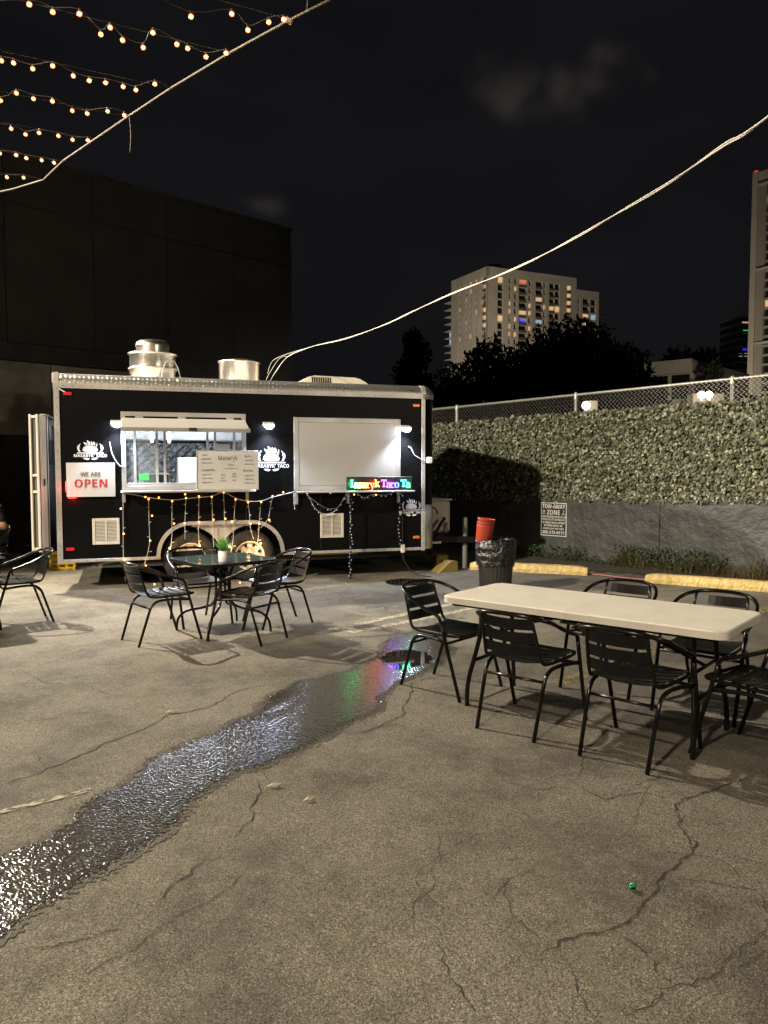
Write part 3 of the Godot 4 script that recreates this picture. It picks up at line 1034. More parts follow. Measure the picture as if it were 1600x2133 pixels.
	obj("door", span(9.6, 10.8, 0, 4.6, 0.0, 0.05), M["yellow_concrete"], l)
	# unseen floodlights added to brighten the far buildings
	for p in [[Vector3(8, 0, -225), 9.0, Vector3(52, 58, -302), 4700.0, 26.0, "added unseen floodlight far away, brightening the apartment tower"], [Vector3(66, 0, -160), 9.0, Vector3(100, 48, -195), 1050.0, 44.0, "added unseen floodlight far away, brightening the tower at the right edge"], [Vector3(20, 0, -44), 3.0, Vector3(29, 7, -66), 85.0, 46.0, "added unseen floodlight beyond the fence, brightening the low building"]]:
		pole_lamp(p[0], p[1], p[2], p[3], p[4], Color(1.0, 0.935, 0.83), p[5])
	for p in [[Vector3(5.75, 0, -22), 3.34, "bright globe lamp just above the ivy, left of the other two"], [Vector3(9.85, 0, -24), 3.82, "bright globe lamp above the ivy, left one of the close pair by the fence post"], [Vector3(10.25, 0, -24.4), 3.86, "bright globe lamp above the ivy, right one of the close pair by the fence post"]]:
		var g := thing("globe_lamp", p[2], "street lamp", p[0], 0.0, "globe lamps beyond the fence")
		var st := ns(false)
		tube(st, [Vector3.ZERO, Vector3(0, p[1] - 0.1, 0)], 0.05, 8)
		obj("pole", st, M["galvanised"], g)
		var gl := obj("lamp_globe", ball(0.115, 16, 10), M["glow_flood"], g)
		gl.position = Vector3(0, p[1], 0)
		omni(g, Vector3(0, p[1], 0), 0.15, Color(1.0, 0.93, 0.8), 0.11)
	var s := thing("utility_cabinet", "pale utility cabinet beyond the fence beside a globe lamp", "cabinet", Vector3(6.0, 0, -22.3))
	obj("body", span(-0.1, 0.16, 0, 3.5, -0.3, 0), M["tower_grey"], s)
	var u := thing("utility_cabinet", "wide pale utility cabinet beyond the fence behind the pair of globe lamps", "cabinet", Vector3(10.2, 0, -24.9))
	obj("body", span(-0.25, 0.75, 0, 3.95, -0.5, 0), M["tower_grey"], u)

# ------------------------------------------------------------------ trees
func tree(label: String, at: Vector3, blobs: Array, n: int, size: float, sd: int, trunk: float) -> void:
	var t := thing("tree", label, "tree", at, 0.0, "dark trees beyond the fence")
	var r := RandomNumberGenerator.new()
	r.seed = sd
	var st := ns(false)
	var top := Vector3(blobs[0][0], blobs[0][1], blobs[0][2])
	tube(st, smooth([Vector3.ZERO, Vector3(0.1, top.y * 0.35, 0.1), Vector3(top.x * 0.4, top.y * 0.7, 0), top]), trunk, 8, trunk * 0.3)
	obj("trunk", st, M["bark"], t)
	for b in blobs:
		var s := ns(false)
		tube(s, smooth([Vector3(top.x * 0.2, top.y * 0.45, 0), Vector3((b[0] + top.x * 0.2) * 0.5, b[1] * 0.8, b[2] * 0.4), Vector3(b[0], b[1], b[2])]), trunk * 0.4, 6, 0.03)
		obj("limb", s, M["bark"], t)
	var lf := leaf_mesh([Vector2(0, 0), Vector2(0.16, 0.18), Vector2(0.2, 0.42), Vector2(0.1, 0.75), Vector2(0, 1.0)])
	var xf := []
	var co := []
	var vol := 0.0
	for b in blobs: vol += b[3] * b[3]
	for b in blobs:
		var m := int(n * b[3] * b[3] / vol)
		for i in m:
			var d := Vector3(r.randfn(), r.randfn(), r.randfn()).normalized()
			var k := pow(r.randf(), 0.45) * (1.0 + 0.16 * sin(d.x * 7.0 + b[0]) * cos(d.y * 6.0))
			if r.randf() < 0.1: k *= 1.14
			var p: Vector3 = Vector3(b[0], b[1], b[2]) + d * b[3] * k
			var q := Basis(Vector3(r.randfn(), r.randfn(), r.randfn()).normalized(), r.randf_range(0, TAU)).scaled(Vector3.ONE * size * r.randf_range(0.6, 1.4))
			xf.append(Transform3D(q, p))
			var v := r.randf_range(0.5, 1.3)
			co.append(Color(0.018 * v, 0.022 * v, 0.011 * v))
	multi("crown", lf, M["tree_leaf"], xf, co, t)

func trees() -> void:
	tree("broad dark tree covering the lower floors of the apartment tower", Vector3(9.2, 0, -40), [[0.0, 7.0, 0, 2.2], [1.8, 6.2, 0, 2.1], [-2.0, 5.8, 0.3, 1.9], [-0.2, 4.4, 0.6, 2.6], [3.0, 4.6, 0.3, 2.0], [0.9, 7.4, -0.2, 1.7], [-1.0, 6.3, -0.5, 1.9]], 13000, 0.3, 31, 0.3)
	tree("dark rounded tree left of the broad tree, in front of the tower's corner", Vector3(5.4, 0, -40.5), [[0, 7.0, 0, 1.25], [-1.2, 5.6, 0, 1.5], [1.2, 5.7, 0.2, 1.5], [0.2, 4.4, 0.2, 1.9], [-1.4, 4.0, 0.1, 1.6]], 7500, 0.28, 32, 0.2)
	tree("dark tree at the right flank of the broad tree, before the low building", Vector3(12.4, 0, -39.5), [[-0.2, 6.4, 0, 1.35], [0.5, 4.9, 0.1, 1.5], [-0.8, 4.6, 0.2, 1.6], [0.9, 3.6, 0, 1.3], [-0.4, 3.2, 0.2, 1.7]], 7000, 0.28, 33, 0.2)
	tree("narrow sparse dark tree standing just right of the trailer roof", Vector3(1.7, 0, -45), [[0, 8.9, 0, 0.6], [0.2, 8.0, 0.1, 0.85], [-0.2, 6.9, 0, 1.0], [0.3, 5.9, 0, 1.1], [-0.2, 4.9, 0, 1.2]], 3600, 0.28, 34, 0.14)
	tree("low dark bush-like tree between the narrow tree and the rounded tree", Vector3(3.3, 0, -42), [[0, 4.4, 0, 1.1], [0.7, 5.4, 0, 0.8], [-0.9, 3.6, 0, 1.2]], 3000, 0.28, 35, 0.12)
	tree("small dark tree behind the flat roof of the low building", Vector3(33.5, 0, -84), [[-1.6, 12.3, 0, 1.9], [1.4, 12.2, 0, 2.0], [0, 11.5, 0, 2.2]], 2400, 0.6, 36, 0.25)
	tree("slim dark tree in front of the low building's corner", Vector3(25.4, 0, -60), [[0, 9.0, 0, 0.8], [0.2, 7.6, 0, 1.0], [-0.2, 6.0, 0, 1.3]], 1800, 0.3, 37, 0.1)

# ------------------------------------------------------------------ food trailer. Its x runs along the serving side, y up, z out towards the lot
const TR_AT := Vector3(-4.19, 0, -9.84)
const TR_TURN := 0.32289 # 18.5 degrees
func on_tr(u: float, v: float, w: float) -> Vector3: return TR_AT + Basis(Vector3.UP, TR_TURN) * Vector3(u, v, w)

func arc(cx: float, cy: float, r: float, a0: float, a1: float, n := 10) -> PackedVector2Array:
	var o := PackedVector2Array()
	for i in n + 1:
		var a := deg_to_rad(lerpf(a0, a1, float(i) / n))
		o.append(Vector2(cx + cos(a) * r, cy + sin(a) * r))
	return o

func arch_curve() -> PackedVector2Array: # wheel arch, from its left foot to its right foot
	var o := PackedVector2Array([Vector2(1.25, 0.375)])
	o.append_array(arc(1.66, 0.41, 0.40, 178, 92, 9))
	o.append_array(arc(2.49, 0.41, 0.40, 88, 2, 9))
	o.append(Vector2(2.905, 0.375))
	return o

func trailer() -> void:
	var t := thing("food_trailer", "black food trailer with silver trim, open serving window and roof fans", "food trailer", TR_AT, TR_TURN)
	var L := 5.03
	# skin of the serving side
	var arch := arch_curve()
	var low := PackedVector2Array([Vector2(0, 0.375)])
	low.append_array(arch)
	low.append_array(PackedVector2Array([Vector2(L, 0.375), Vector2(L, 0.9), Vector2(0, 0.9)]))
	var st := ns()
	prism(st, low, -0.05, 0)
	obj("side_skin", st, M["black_skin"], t)
	for r in [[0, 0.84, 0.9, 2.66], [2.36, L, 0.9, 2.66], [0.84, 2.36, 0.9, 1.34], [0.84, 2.36, 2.2, 2.66]]:
		obj("side_skin", span(r[0], r[1], r[2] + 0.0005, r[3], -0.05, 0), M["black_skin"], t)
	# seams of the skin
	for x in [2.41, 3.46]:
		obj("skin_seam", span(x - 0.004, x + 0.004, 0.43, 1.2, 0.0, 0.003), M["black_plastic"], t)
	# other walls, floor, roof, well boxes
	obj("end_wall", span(0, 0.05, 0.375, 2.66, -2.3, -0.9), M["black_skin"], t)
	obj("end_wall", span(0, 0.05, 0.375, 0.52, -0.899, -0.051), M["black_skin"], t)
	obj("end_wall", span(0, 0.05, 2.25, 2.66, -0.899, -0.051), M["black_skin"], t)
	obj("end_wall", span(L + 0.12, L + 0.17, 0.375, 2.66, -2.05, -0.27), M["black_skin"], t)
	obj("rear_skin", span(0.051, L + 0.11, 0.375, 2.66, -2.3, -2.25), M["black_skin"], t)
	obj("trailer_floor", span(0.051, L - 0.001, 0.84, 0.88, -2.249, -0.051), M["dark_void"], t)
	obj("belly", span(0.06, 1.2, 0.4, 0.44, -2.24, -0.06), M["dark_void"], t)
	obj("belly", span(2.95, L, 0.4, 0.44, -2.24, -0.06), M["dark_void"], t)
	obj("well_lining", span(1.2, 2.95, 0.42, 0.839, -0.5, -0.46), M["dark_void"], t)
	obj("roof", span(0.02, L + 0.1, 2.74, 2.795, -2.28, -0.14), M["white_panel"], t)
	obj("ceiling", span(0.051, L, 2.5, 2.52, -2.249, -0.051), M["white_panel"], t)
	# rounded roof edge of tread plate and the flat trim under it
	var e := ns(false)
	var prof := []
	for i in 9:
		var a := PI / 2 * i / 8.0
		prof.append(Vector2(-0.14 + 0.15 * cos(a), 2.66 + 0.14 * sin(a)))
	for i in 8:
		quad_o(e, Vector3(0.0, prof[i].y, prof[i].x), Vector3(L, prof[i].y, prof[i].x), Vector3(L, prof[i + 1].y, prof[i + 1].x), Vector3(0.0, prof[i + 1].y, prof[i + 1].x), Vector3(0, 0.5, 1))
	obj("roof_edge", e, M["diamond_plate"], t)
	obj("top_trim", span(0.0, L, 2.6, 2.665, 0.001, 0.012, 0.004), M["aluminium"], t)
	var cap := ns()
	var capp := PackedVector2Array([Vector2(-0.14, 2.6)])
	for q in prof: capp.append(Vector2(q.x + 0.006, q.y + 0.006))
	capp.append(Vector2(-0.14, 2.806))
	prism(cap, capp, -0.03, 0.03, Transform3D(Basis(Vector3.UP, PI / 2).inverse(), Vector3(0.0, 0, 0)))
	var cp := obj("corner_cap", cap, M["aluminium"], t)
	cp.scale = Vector3(1, 1, 1)
	var cap2: MeshInstance3D = cp.duplicate()
	cap2.name = "corner_cap"
	cap2.position.x = L + 0.01
	t.add_child(cap2, true)
	# rounded front corner: black above, tread plate below, trim band on top
	var cc := Vector3(L, 0, -0.22)
	var q1 := ns(false)
	lathe(q1, [Vector2(0.22, 1.03), Vector2(0.22, 2.6)], 8, cc, -PI / 2, 0)
	obj("corner_skin", q1, M["black_skin"], t)
	var q2 := ns(false)
	lathe(q2, [Vector2(0.22, 0.37), Vector2(0.228, 0.375), Vector2(0.228, 1.03), Vector2(0.22, 1.035)], 8, cc, -PI / 2, 0)
	obj("corner_guard", q2, M["diamond_plate"], t)
	var q3 := ns(false)
	lathe(q3, [Vector2(0.222, 2.6), Vector2(0.232, 2.602), Vector2(0.232, 2.663)], 8, cc, -PI / 2, 0)
	obj("top_trim", q3, M["aluminium"], t)
	var q4 := ns(false)
	var pr := []
	for q in prof: pr.append(Vector2(0.22 + q.x, q.y))
	pr.append(Vector2(0, 2.801))
	lathe(q4, pr, 8, cc, -PI / 2, 0)
	obj("roof_edge", q4, M["diamond_plate"], t)
	obj("front_cap", span(L, L + 0.2, 2.66, 2.79, -2.2, -0.23, 0.04), M["diamond_plate"], t)
	# vertical and bottom trims, arch trim
	obj("corner_trim", span(-0.012, 0.055, 0.345, 2.8, 0.001, 0.014, 0.004), M["aluminium"], t)
	obj("corner_trim", span(-0.012, -0.001, 0.345, 2.78, -0.06, 0.0, 0.003), M["aluminium"], t)
	obj("corner_trim", span(L - 0.028, L + 0.03, 0.345, 2.6, 0.001, 0.012, 0.004), M["aluminium"], t)
	obj("bottom_trim", span(0.056, 1.262, 0.36, 0.402, 0.001, 0.012, 0.004), M["aluminium"], t)
	obj("bottom_trim", span(2.893, L + 0.03, 0.36, 0.402, 0.0125, 0.02, 0.003), M["aluminium"], t)
	var at := ns()
	var n := arch.size()
	for i in n - 1:
		var a := arch[i]
		var b := arch[i + 1]
		var na := (arch[mini(i + 1, n - 1)] - arch[maxi(i - 1, 0)]).orthogonal().normalized() * 0.05
		var nb := (arch[mini(i + 2, n - 1)] - arch[i]).orthogonal().normalized() * 0.05
		if na.y < -0.04 or (absf(na.y) < 0.04 and na.x * (a.x - 2.08) < 0): na = -na
		if nb.y < -0.04 or (absf(nb.y) < 0.04 and nb.x * (b.x - 2.08) < 0): nb = -nb
		var A := Vector3(a.x, a.y, 0.024)
		var B := Vector3(b.x, b.y, 0.024)
		var A2 := Vector3(a.x + na.x, a.y + na.y, 0.022)
		var B2 := Vector3(b.x + nb.x, b.y + nb.y, 0.022)
		quad_o(at, A, B, B2, A2, Vector3.BACK)
		quad_o(at, A2, B2, B2 - Vector3(0, 0, 0.022), A2 - Vector3(0, 0, 0.022), Vector3(na.x, na.y, 0))
		quad_o(at, A, B, B - Vector3(0, 0, 0.06), A - Vector3(0, 0, 0.06), -Vector3(na.x, na.y, 0))
	obj("arch_trim", at, M["aluminium"], t)
	# plate between the two wheels
	var fp := PackedVector2Array([Vector2(1.7, 0.808), Vector2(2.44, 0.808)])
	fp.append_array(arc(2.46, 0.375, 0.41, 92, 165, 10))
	fp.append_array(arc(1.65, 0.375, 0.41, 15, 88, 10))
	var fs := ns()
	prism(fs, fp, -0.03, -0.018)
	obj("wheel_plate", fs, M["aluminium"], t)
	for u in [1.65, 2.46]: wheel(t, Vector3(u, 0.36, -0.13))
	for u in [1.65, 2.46]: wheel(t, Vector3(u, 0.36, -2.15), -1.0)
	var ax := ns(false)
	for u in [1.65, 2.46]: tube(ax, [Vector3(u, 0.36, -2.05), Vector3(u, 0.36, -0.25)], 0.04, 8)
	obj("axle", ax, M["black_iron"], t)
	serving_window(t)
	closed_window(t)
	for p in [[0.414, 0.75, 0.583, 0.927], [3.458, 3.804, 0.583, 0.93]]: vent(t, p)
	# screws along the trims
	var sc := ns()
	for i in 44: bx(sc, Vector3(0.1 + i * 0.113, 2.632, 0.0135), Vector3(0.011, 0.011, 0.005), 0.002)
	for i in 20:
		bx(sc, Vector3(0.022, 0.46 + i * 0.112, 0.0155), Vector3(0.011, 0.011, 0.005), 0.002)
		bx(sc, Vector3(L + 0.001, 0.46 + i * 0.108, 0.0135), Vector3(0.011, 0.011, 0.005), 0.002)
	for i in 11: bx(sc, Vector3(0.12 + i * 0.112, 0.381, 0.0135), Vector3(0.01, 0.01, 0.005), 0.002)
	for i in 19: bx(sc, Vector3(2.96 + i * 0.112, 0.381, 0.0215), Vector3(0.01, 0.01, 0.005), 0.002)
	obj("trim_screws", sc, M["tower_dark"], t).set_meta("kind", "stuff")
	# marker lamps
	for p in [[0.155, 2.53, "lens_red"], [0.144, 0.534, "lens_red"], [4.919, 2.498, "lens_amber"], [4.924, 0.55, "lens_amber"]]:
		obj("marker_lens", span(p[0] - 0.05, p[0] + 0.05, p[1] - 0.02, p[1] + 0.02, 0.001, 0.018, 0.006), M[p[2]], t)
	var cd := ns()
	tube(cd, [Vector3(0.055, 2.59, 0.008), Vector3(0.13, 2.545, 0.008)], 0.008, 6)
	obj("conduit", cd, M["white_paint"], t)
	# LED floods
	for p in [[0.738, 2.14, 0.0, -0.12], [2.713, 2.15, 0.0, 0.0], [4.716, 2.14, 0.0, 0.0]]: led_flood(t, p[0], p[1])
	# logos
	logo(t, 0.41, 1.812, 0.325, 0.82)
	logo(t, 2.765, 1.705, 0.40, 0.9)
	logo(t, 4.845, 0.995, 0.31, 0.88)
	roof_units(t)
	rear_door(t)
	tongue(t)
	var cr := ns(false)
	tube(cr, smooth([Vector3(4.79, 1.9, 0.012), Vector3(4.84, 1.86, 0.02), Vector3(4.89, 1.77, 0.02), Vector3(5.03, 1.7, 0.02), Vector3(5.12, 1.69, -0.02)]), 0.006, 6)
	obj("power_cord", cr, M["wire_white"], t)
	obj("socket_box", span(5.08, 5.16, 1.65, 1.74, -0.02, 0.06, 0.01), M["white_paint"], t)
	var cl := ns(false)
	tube(cl, smooth([Vector3(0.65, 1.92, 0.012), Vector3(0.68, 1.76, 0.02), Vector3(0.76, 1.62, 0.02), Vector3(0.82, 1.61, 0.03)]), 0.006, 6)
	obj("power_cord", cl, M["wire_white"], t)
	var cg := ns(false)
	tube(cg, smooth([Vector3(4.68, 1.2, 0.02), Vector3(4.7, 0.8, 0.02), Vector3(4.7, 0.42, 0.03), Vector3(4.72, 0.2, 0.05), Vector3(4.86, 0.02, 0.15), Vector3(5.0, 0.012, 0.4)]), 0.008, 6)
	obj("power_cord", cg, M["rubber"], t)
	obj("cord_plug", span(4.67, 4.73, 0.33, 0.45, 0.022, 0.05, 0.008), M["white_paint"], t)
	obj("rear_step", span(3.3, 4.1, 0.3, 0.335, -0.35, -0.3), M["yellow_plastic"], t)

func wheel(t: Node3D, c: Vector3, side := 1.0) -> void:
	var T := Transform3D(Basis(Vector3.RIGHT, PI / 2 * side), c)
	var st := ns(false)
	lathe(st, [Vector2(0.2, 0.085), Vector2(0.215, 0.1), Vector2(0.29, 0.105), Vector2(0.335, 0.085), Vector2(0.355, 0.06), Vector2(0.36, 0.0), Vector2(0.355, -0.06), Vector2(0.33, -0.09), Vector2(0.2, -0.1)], 36, Vector3.ZERO, 0, TAU, T)
	var ty := obj("tyre", st, M["rubber"], t)
	for k in 4:
		var g := ns(false)
		lathe(g, [Vector2(0.3615, -0.045 + k * 0.03 - 0.009), Vector2(0.3645, -0.045 + k * 0.03), Vector2(0.3615, -0.045 + k * 0.03 + 0.009)], 36, Vector3.ZERO, 0, TAU, T)
		obj("tread_rib", g, M["rubber"], ty)
	var r := ns(false)
	lathe(r, [Vector2(0.0, 0.055), Vector2(0.055, 0.055), Vector2(0.06, 0.03), Vector2(0.1, 0.022), Vector2(0.115, 0.05), Vector2(0.15, 0.055), Vector2(0.172, 0.03), Vector2(0.18, 0.02), Vector2(0.19, 0.075), Vector2(0.205, 0.098), Vector2(0.208, 0.085), Vector2(0.2, 0.05)].map(func(p): return p), 36, Vector3.ZERO, 0, TAU, T)
	var rim := obj("rim", r, M["rim_white"], t)
	for k in 8:
		var a := TAU * (k + 0.5) / 8
		var s := ns()
		var D := T * Transform3D(Basis(Vector3.UP, a), Vector3.ZERO)
		prism(s, PackedVector2Array([Vector2(-0.022, -0.014), Vector2(0.022, -0.02), Vector2(0.026, 0.016), Vector2(-0.016, 0.018)]), -0.003, 0.003, D * Transform3D(Basis(Vector3.RIGHT, -PI / 2), Vector3(0.148, 0.058, 0)))
		obj("hand_hole", s, M["dark_void"], rim)
	var h := ns(false)
	lathe(h, [Vector2(0.042, 0.05), Vector2(0.042, 0.1), Vector2(0.03, 0.112), Vector2(0, 0.114)], 16, Vector3.ZERO, 0, TAU, T)
	obj("hub_cap", h, M["black_iron"], rim)
	for k in 5:
		var a := TAU * k / 5
		var s := ns()
		lathe(s, [Vector2(0.012, 0.02), Vector2(0.012, 0.05), Vector2(0, 0.052)], 6, Vector3(cos(a) * 0.082, 0, sin(a) * 0.082), 0, TAU, T)
		obj("lug_nut", s, M["spun_metal"], rim)

func frame4(t: Node3D, called: String, x0: float, x1: float, y0: float, y1: float, w: float, z0: float, z1: float, m: Material) -> void:
	obj(called, span(x0, x0 + w, y0, y1, z0, z1, 0.004), m, t)
	obj(called, span(x1 - w, x1, y0, y1, z0, z1, 0.004), m, t)
	obj(called, span(x0 + w, x1 - w, y1 - w, y1, z0, z1 - 0.002, 0.004), m, t)
	obj(called, span(x0 + w, x1 - w, y0, y0 + w, z0, z1 - 0.002, 0.004), m, t)

func serving_window(t: Node3D) -> void:
	var al: Material = M["aluminium"]
	frame4(t, "window_frame", 0.79, 2.415, 1.29, 2.32, 0.058, 0.001, 0.022, al)
	# sliding panes
	for x in [0.96, 1.24, 1.34, 1.9, 2.0, 2.26]:
		obj("pane_stile", span(x - 0.016, x + 0.016, 1.35, 2.19, -0.045, -0.015, 0.003), al, t)
	obj("pane_rail", span(0.845, 2.358, 1.345, 1.385, -0.046, -0.008, 0.003), al, t)
	for p in [[0.86, 1.24], [2.0, 2.35]]:
		obj("glass_pane", span(p[0], p[1], 1.386, 2.19, -0.032, -0.028), M["window_glass"], t)
	# hinged flap over the opening
	var T := Transform3D(Basis(Vector3.RIGHT, deg_to_rad(19)), Vector3(0, 2.24, 0.022))
	var f := ns()
	bx(f, Vector3(1.6, -0.012, 0.23), Vector3(1.6, 0.024, 0.45), 0.004, T)
	var fl := obj("window_flap", f, M["white_panel"], t)
	var e := ns()
	bx(e, Vector3(1.6, -0.018, 0.462), Vector3(1.62, 0.05, 0.014), 0.004, T)
	obj("flap_edge", e, al, fl)
	for x in [1.02, 1.56, 2.2]:
		obj("hinge", span(x - 0.05, x + 0.05, 2.235, 2.262, 0.023, 0.034, 0.003), al, t)
	obj("latch", span(1.62, 1.72, 2.06, 2.1, 0.44, 0.475, 0.005), M["rubber"], t)
	# shelf under it and its brackets
	obj("serving_shelf", span(0.77, 2.5, 1.262, 1.288, 0.023, 0.3, 0.006), al, t)
	for x in [0.81, 2.42]: obj("shelf_bracket", span(x - 0.02, x + 0.02, 1.13, 1.261, 0.001, 0.05, 0.004), al, t)
	# inside: quilted steel on the far wall, hood, ceiling tubes
	var qs := ns(false)
	var nx := 150
	var ny := 44
	var pts := []
	for j in ny + 1:
		var row := []
		for i in nx + 1:
			var x := 0.06 + 4.2 * i / nx
			var y := 1.0 + 0.98 * j / ny
			var a := absf(fposmod((x + y) / 0.15, 1.0) - 0.5) * 2.0
			var b := absf(fposmod((x - y) / 0.15, 1.0) - 0.5) * 2.0
			row.append(Vector3(x, y, -2.24 + 0.03 * sqrt(maxf(0.0, (1.0 - a * a) * (1.0 - b * b)))))
		pts.append(row)
	for j in ny:
		for i in nx:
			quad_o(qs, pts[j][i], pts[j][i + 1], pts[j + 1][i + 1], pts[j + 1][i], Vector3.BACK)
	obj("quilted_wall", qs, M["steel_inside"], t)
	obj("exhaust_hood", span(0.1, 3.2, 2.0, 2.2, -2.24, -1.5, 0.01), M["steel_inside"], t)
	obj("inner_end", span(4.3, 4.32, 0.9, 2.5, -2.24, -0.06), M["white_panel"], t)
	obj("counter", span(0.06, 4.2, 1.22, 1.26, -0.62, -0.06, 0.005), M["steel_inside"], t)
	obj("rear_counter", span(0.06, 3.0, 1.0, 1.3, -2.2, -1.6, 0.01), M["steel_inside"], t)
	for p in [[0.7, -1.2], [1.9, -1.05], [3.1, -1.2]]:
		obj("light_fixture", span(p[0] - 0.45, p[0] + 0.45, 2.46, 2.499, p[1] - 0.07, p[1] + 0.07, 0.01), M["white_paint"], t)
		var g := ns(false)
		tube(g, [Vector3(p[0] - 0.42, 2.44, p[1]), Vector3(p[0] + 0.42, 2.44, p[1])], 0.018, 8)
		obj("light_tube", g, M["glow_tube"], t)
		var l := AreaLight3D.new()
		l.name = "tube_light"
		l.area_size = Vector2(0.84, 0.05)
		l.light_energy = 4.4
		l.light_color = Color(0.93, 0.97, 1.0)
		l.area_range = 10.0
		l.area_attenuation = 2.0
		l.shadow_enabled = true
		l.position = Vector3(p[0], 2.415, p[1])
		l.rotation.x = -PI / 2
		t.add_child(l, true)
	for x in [1.22, 1.47]:
		var g := ns(false)
		lathe(g, [Vector2(0.014, 0), Vector2(0.022, 0.02), Vector2(0.022, 0.1), Vector2(0.012, 0.16)], 10, Vector3(x, 1.96, -1.4))
		obj("hood_light", g, M["glow_tube"], t)

func closed_window(t: Node3D) -> void:
	var al: Material = M["aluminium"]
	frame4(t, "window_frame", 3.08, 4.668, 1.262, 2.292, 0.07, 0.001, 0.024, al)
	obj("window_shutter", span(3.152, 4.596, 1.334, 2.22, 0.001, 0.02, 0.006), M["shutter_grey"], t)
	obj("serving_shelf", span(3.1, 4.79, 1.235, 1.26, 0.025, 0.3, 0.006), al, t)
	for x in [3.11, 3.86, 4.63]: obj("shelf_bracket", span(x - 0.02, x + 0.02, 1.07, 1.234, 0.001, 0.05, 0.004), al, t)

func vent(t: Node3D, p: Array) -> void:
	frame4(t, "vent_frame", p[0], p[1], p[2], p[3], 0.036, 0.001, 0.016, M["vent_cream"])
	obj("vent_frame", span((p[0] + p[1]) / 2 - 0.01, (p[0] + p[1]) / 2 + 0.01, p[2] + 0.036, p[3] - 0.036, 0.001, 0.015), M["vent_cream"], t)
	var st := ns()
	var n := 15
	for i in n:
		var y: float = lerpf(p[2] + 0.045, p[3] - 0.045, float(i) / (n - 1))
		for k in 2:
			var x0: float = p[0] + 0.036 if k == 0 else (p[0] + p[1]) / 2 + 0.0105
			var x1: float = (p[0] + p[1]) / 2 - 0.0105 if k == 0 else p[1] - 0.036
			bx(st, Vector3((x0 + x1) / 2, y, 0.007), Vector3(x1 - x0 - 0.002, 0.011, 0.003), 0.0, Transform3D(Basis(), Vector3.ZERO))
	obj("louvers", st, M["vent_cream"], t).set_meta("kind", "stuff")

func led_flood(t: Node3D, u: float, v: float) -> void:
	var st := ns()
	bx(st, Vector3(u, v + 0.02, 0.02), Vector3(0.06, 0.09, 0.04), 0.005)
	var T := Transform3D(Basis(Vector3.RIGHT, 0.25), Vector3(u, v + 0.02, 0.1))
	bx(st, Vector3(0, 0.015, 0), Vector3(0.15, 0.03, 0.13), 0.006, T)
	var b := obj("led_flood_body", st, M["white_paint"], t)
	var g := ns()
	bx(g, Vector3(0, -0.0045, 0), Vector3(0.135, 0.008, 0.115), 0.0, T)
	obj("led_light_face", g, M["glow_led"], b)
	var l := ns()
	lathe(l, [Vector2(0.0, -0.04), Vector2(0.035, -0.034), Vector2(0.058, -0.012), Vector2(0.06, 0.008), Vector2(0.035, 0.02)], 16, Vector3(0, -0.006, 0.05), 0, TAU, T)
	obj("led_glare_light", l, M["glow_led"], b)  # glowing bulge added to shape the visible glare of the flood
	var o := on_tr(u, v - 0.02, 0.1)
	spot(t, Vector3(u, v - 0.02, 0.1), o + Basis(Vector3.UP, TR_TURN) * Vector3(0, -1.0, 0.3), 3.6, 60.0, 0.55, 0.05, Color(0.86, 0.91, 1.0))

